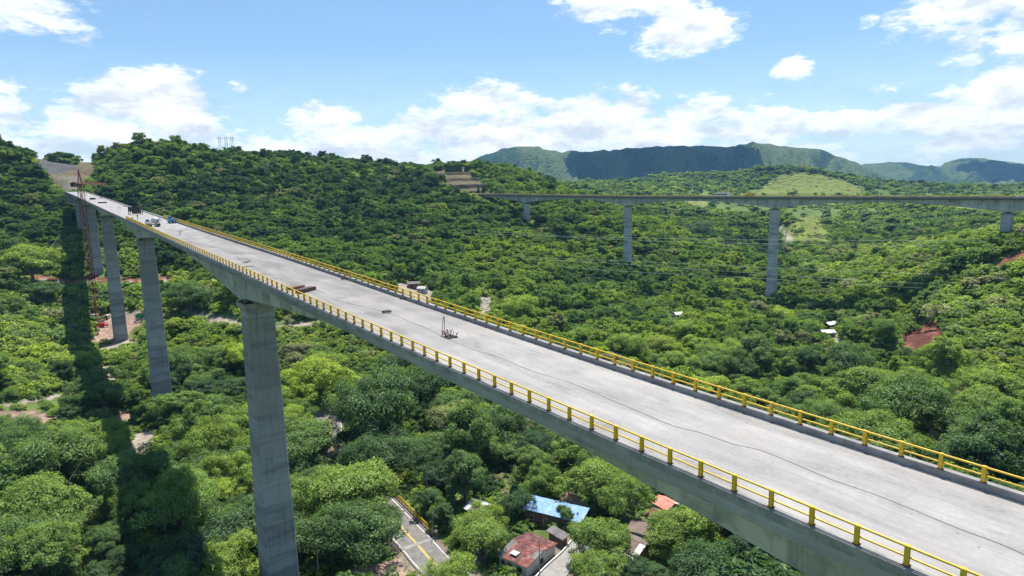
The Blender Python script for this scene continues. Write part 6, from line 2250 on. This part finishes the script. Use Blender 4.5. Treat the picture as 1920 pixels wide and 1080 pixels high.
def pylon(label, x, ytop, ybot, d_):
    t = at_depth(x, ytop, d_)
    gz_ = Hs(t[0], t[1])
    Ht_ = t[2] - gz_
    e = empty("pylon", (t[0], t[1], gz_), .3, label, "pylon", "three pylons on the left hill")
    for s_ in (-1, 1):
        b = MB()
        for a_, c_ in ((-.35, -.35), (.35, -.35), (0, .4)):
            b.bar((s_ * 1.1 + a_, c_, -1), (s_ * .9 + a_ * .6, c_ * .6, Ht_), .13)
        n_ = int(Ht_ / 1.6)
        for i in range(n_):
            z0, z1 = Ht_ * i / n_, Ht_ * (i + 1) / n_
            b.bar((s_ * 1.05 - .3, -.3, z0), (s_ * 1.05 + .3, -.3, z1), .08)
        b.build("mast", M['steel'], e)
    b = MB(); b.bar((-3.2, 0, Ht_ - 1.4), (3.2, 0, Ht_ - 1.4), .2); b.build("crossarm", M['steel'], e)
    for s_ in (-1, 0, 1):
        b = MB(); b.lathe((s_ * 2.8, 0, Ht_ - 2.9), [(.05, 0), (.14, .2), (.08, .5), (.14, .8), (.05, 1.3)], 8); b.build("insulator", M['rust'], e)


pylon("left of the three slim lattice pylons on the hill crest", 411, 256, 284, 690)
pylon("middle one of the three slim lattice pylons on the hill crest", 423, 256, 288, 692)
pylon("right of the three slim lattice pylons on the hill crest", 434, 256, 290, 694)

# ---------------------------------------------------------------- unseen clouds added to cast shadows on the mountains, and the air
def shadow_cloud_obj(label, c, sx, sy, sz, seed):
    import bmesh
    bm = bmesh.new(); bmesh.ops.create_icosphere(bm, subdivisions=6, radius=1)
    co = np.array([v.co[:] for v in bm.verts])
    a = np.arctan2(co[:, 1], co[:, 0])
    n = fbm(co[:, 0] * 2.1 + 9, co[:, 1] * 2.1 + co[:, 2] * 1.3, seed, 5)
    k = 1 + .38 * n
    co2 = co * k[:, None]
    co2[:, 2] = np.where(co2[:, 2] < 0, co2[:, 2] * .35, co2[:, 2] * (1 + .5 * fbm(co[:, 0] * 5, co[:, 1] * 5, seed + 3, 4)))
    for v, q_ in zip(bm.verts, co2): v.co = Vector((q_[0] * sx, q_[1] * sy, q_[2] * sz))
    me = bpy.data.meshes.new("shadow_cloud"); bm.to_mesh(me); bm.free()
    me.polygons.foreach_set('use_smooth', [True] * len(me.polygons))
    me.materials.append(M['shadow_cloud'])
    o = bpy.data.objects.new("shadow_cloud", me); col.objects.link(o); o.location = c
    tag(o, label, "shadow_cloud", kind="structure")
    return o


M['shadow_cloud'] = simple("cloud_white", (.85, .86, .88), 1.0, var=.02, spec=0)
tgt = at_depth(1245, 305, 4050)
cc_ = tgt + SUN * (1750 - tgt[2]) / SUN[2]
shadow_cloud_obj("unseen cumulus above the view, added to shade the far mountain", cc_, 640, 620, 170, 4)
tgt = at_depth(1890, 330, 5200)
shadow_cloud_obj("unseen small cumulus, added to shade the far right mountain", tgt + SUN * (2100 - tgt[2]) / SUN[2], 330, 260, 120, 8)

hz = MB()
BX = 9600.0
hz.box((0, 0, (420 - 140) / 2), (2 * BX, 2 * BX, 560))
hzo = hz.build("haze", None or M['ground'])
hm = bpy.data.materials.new("haze"); hm.use_nodes = True
t = NT(hm.node_tree)
out = t.n('ShaderNodeOutputMaterial')
pv = t.n('ShaderNodeVolumePrincipled')
pv.inputs['Color'].default_value = (.28, .60, 1.0, 1)
pv.inputs['Density'].default_value = HAZE_DENSITY
pv.inputs['Anisotropy'].default_value = 0.0
t.link(pv.outputs[0], out.inputs['Volume'])
hzo.data.materials.clear(); hzo.data.materials.append(hm)
hzo["kind"] = "stuff"
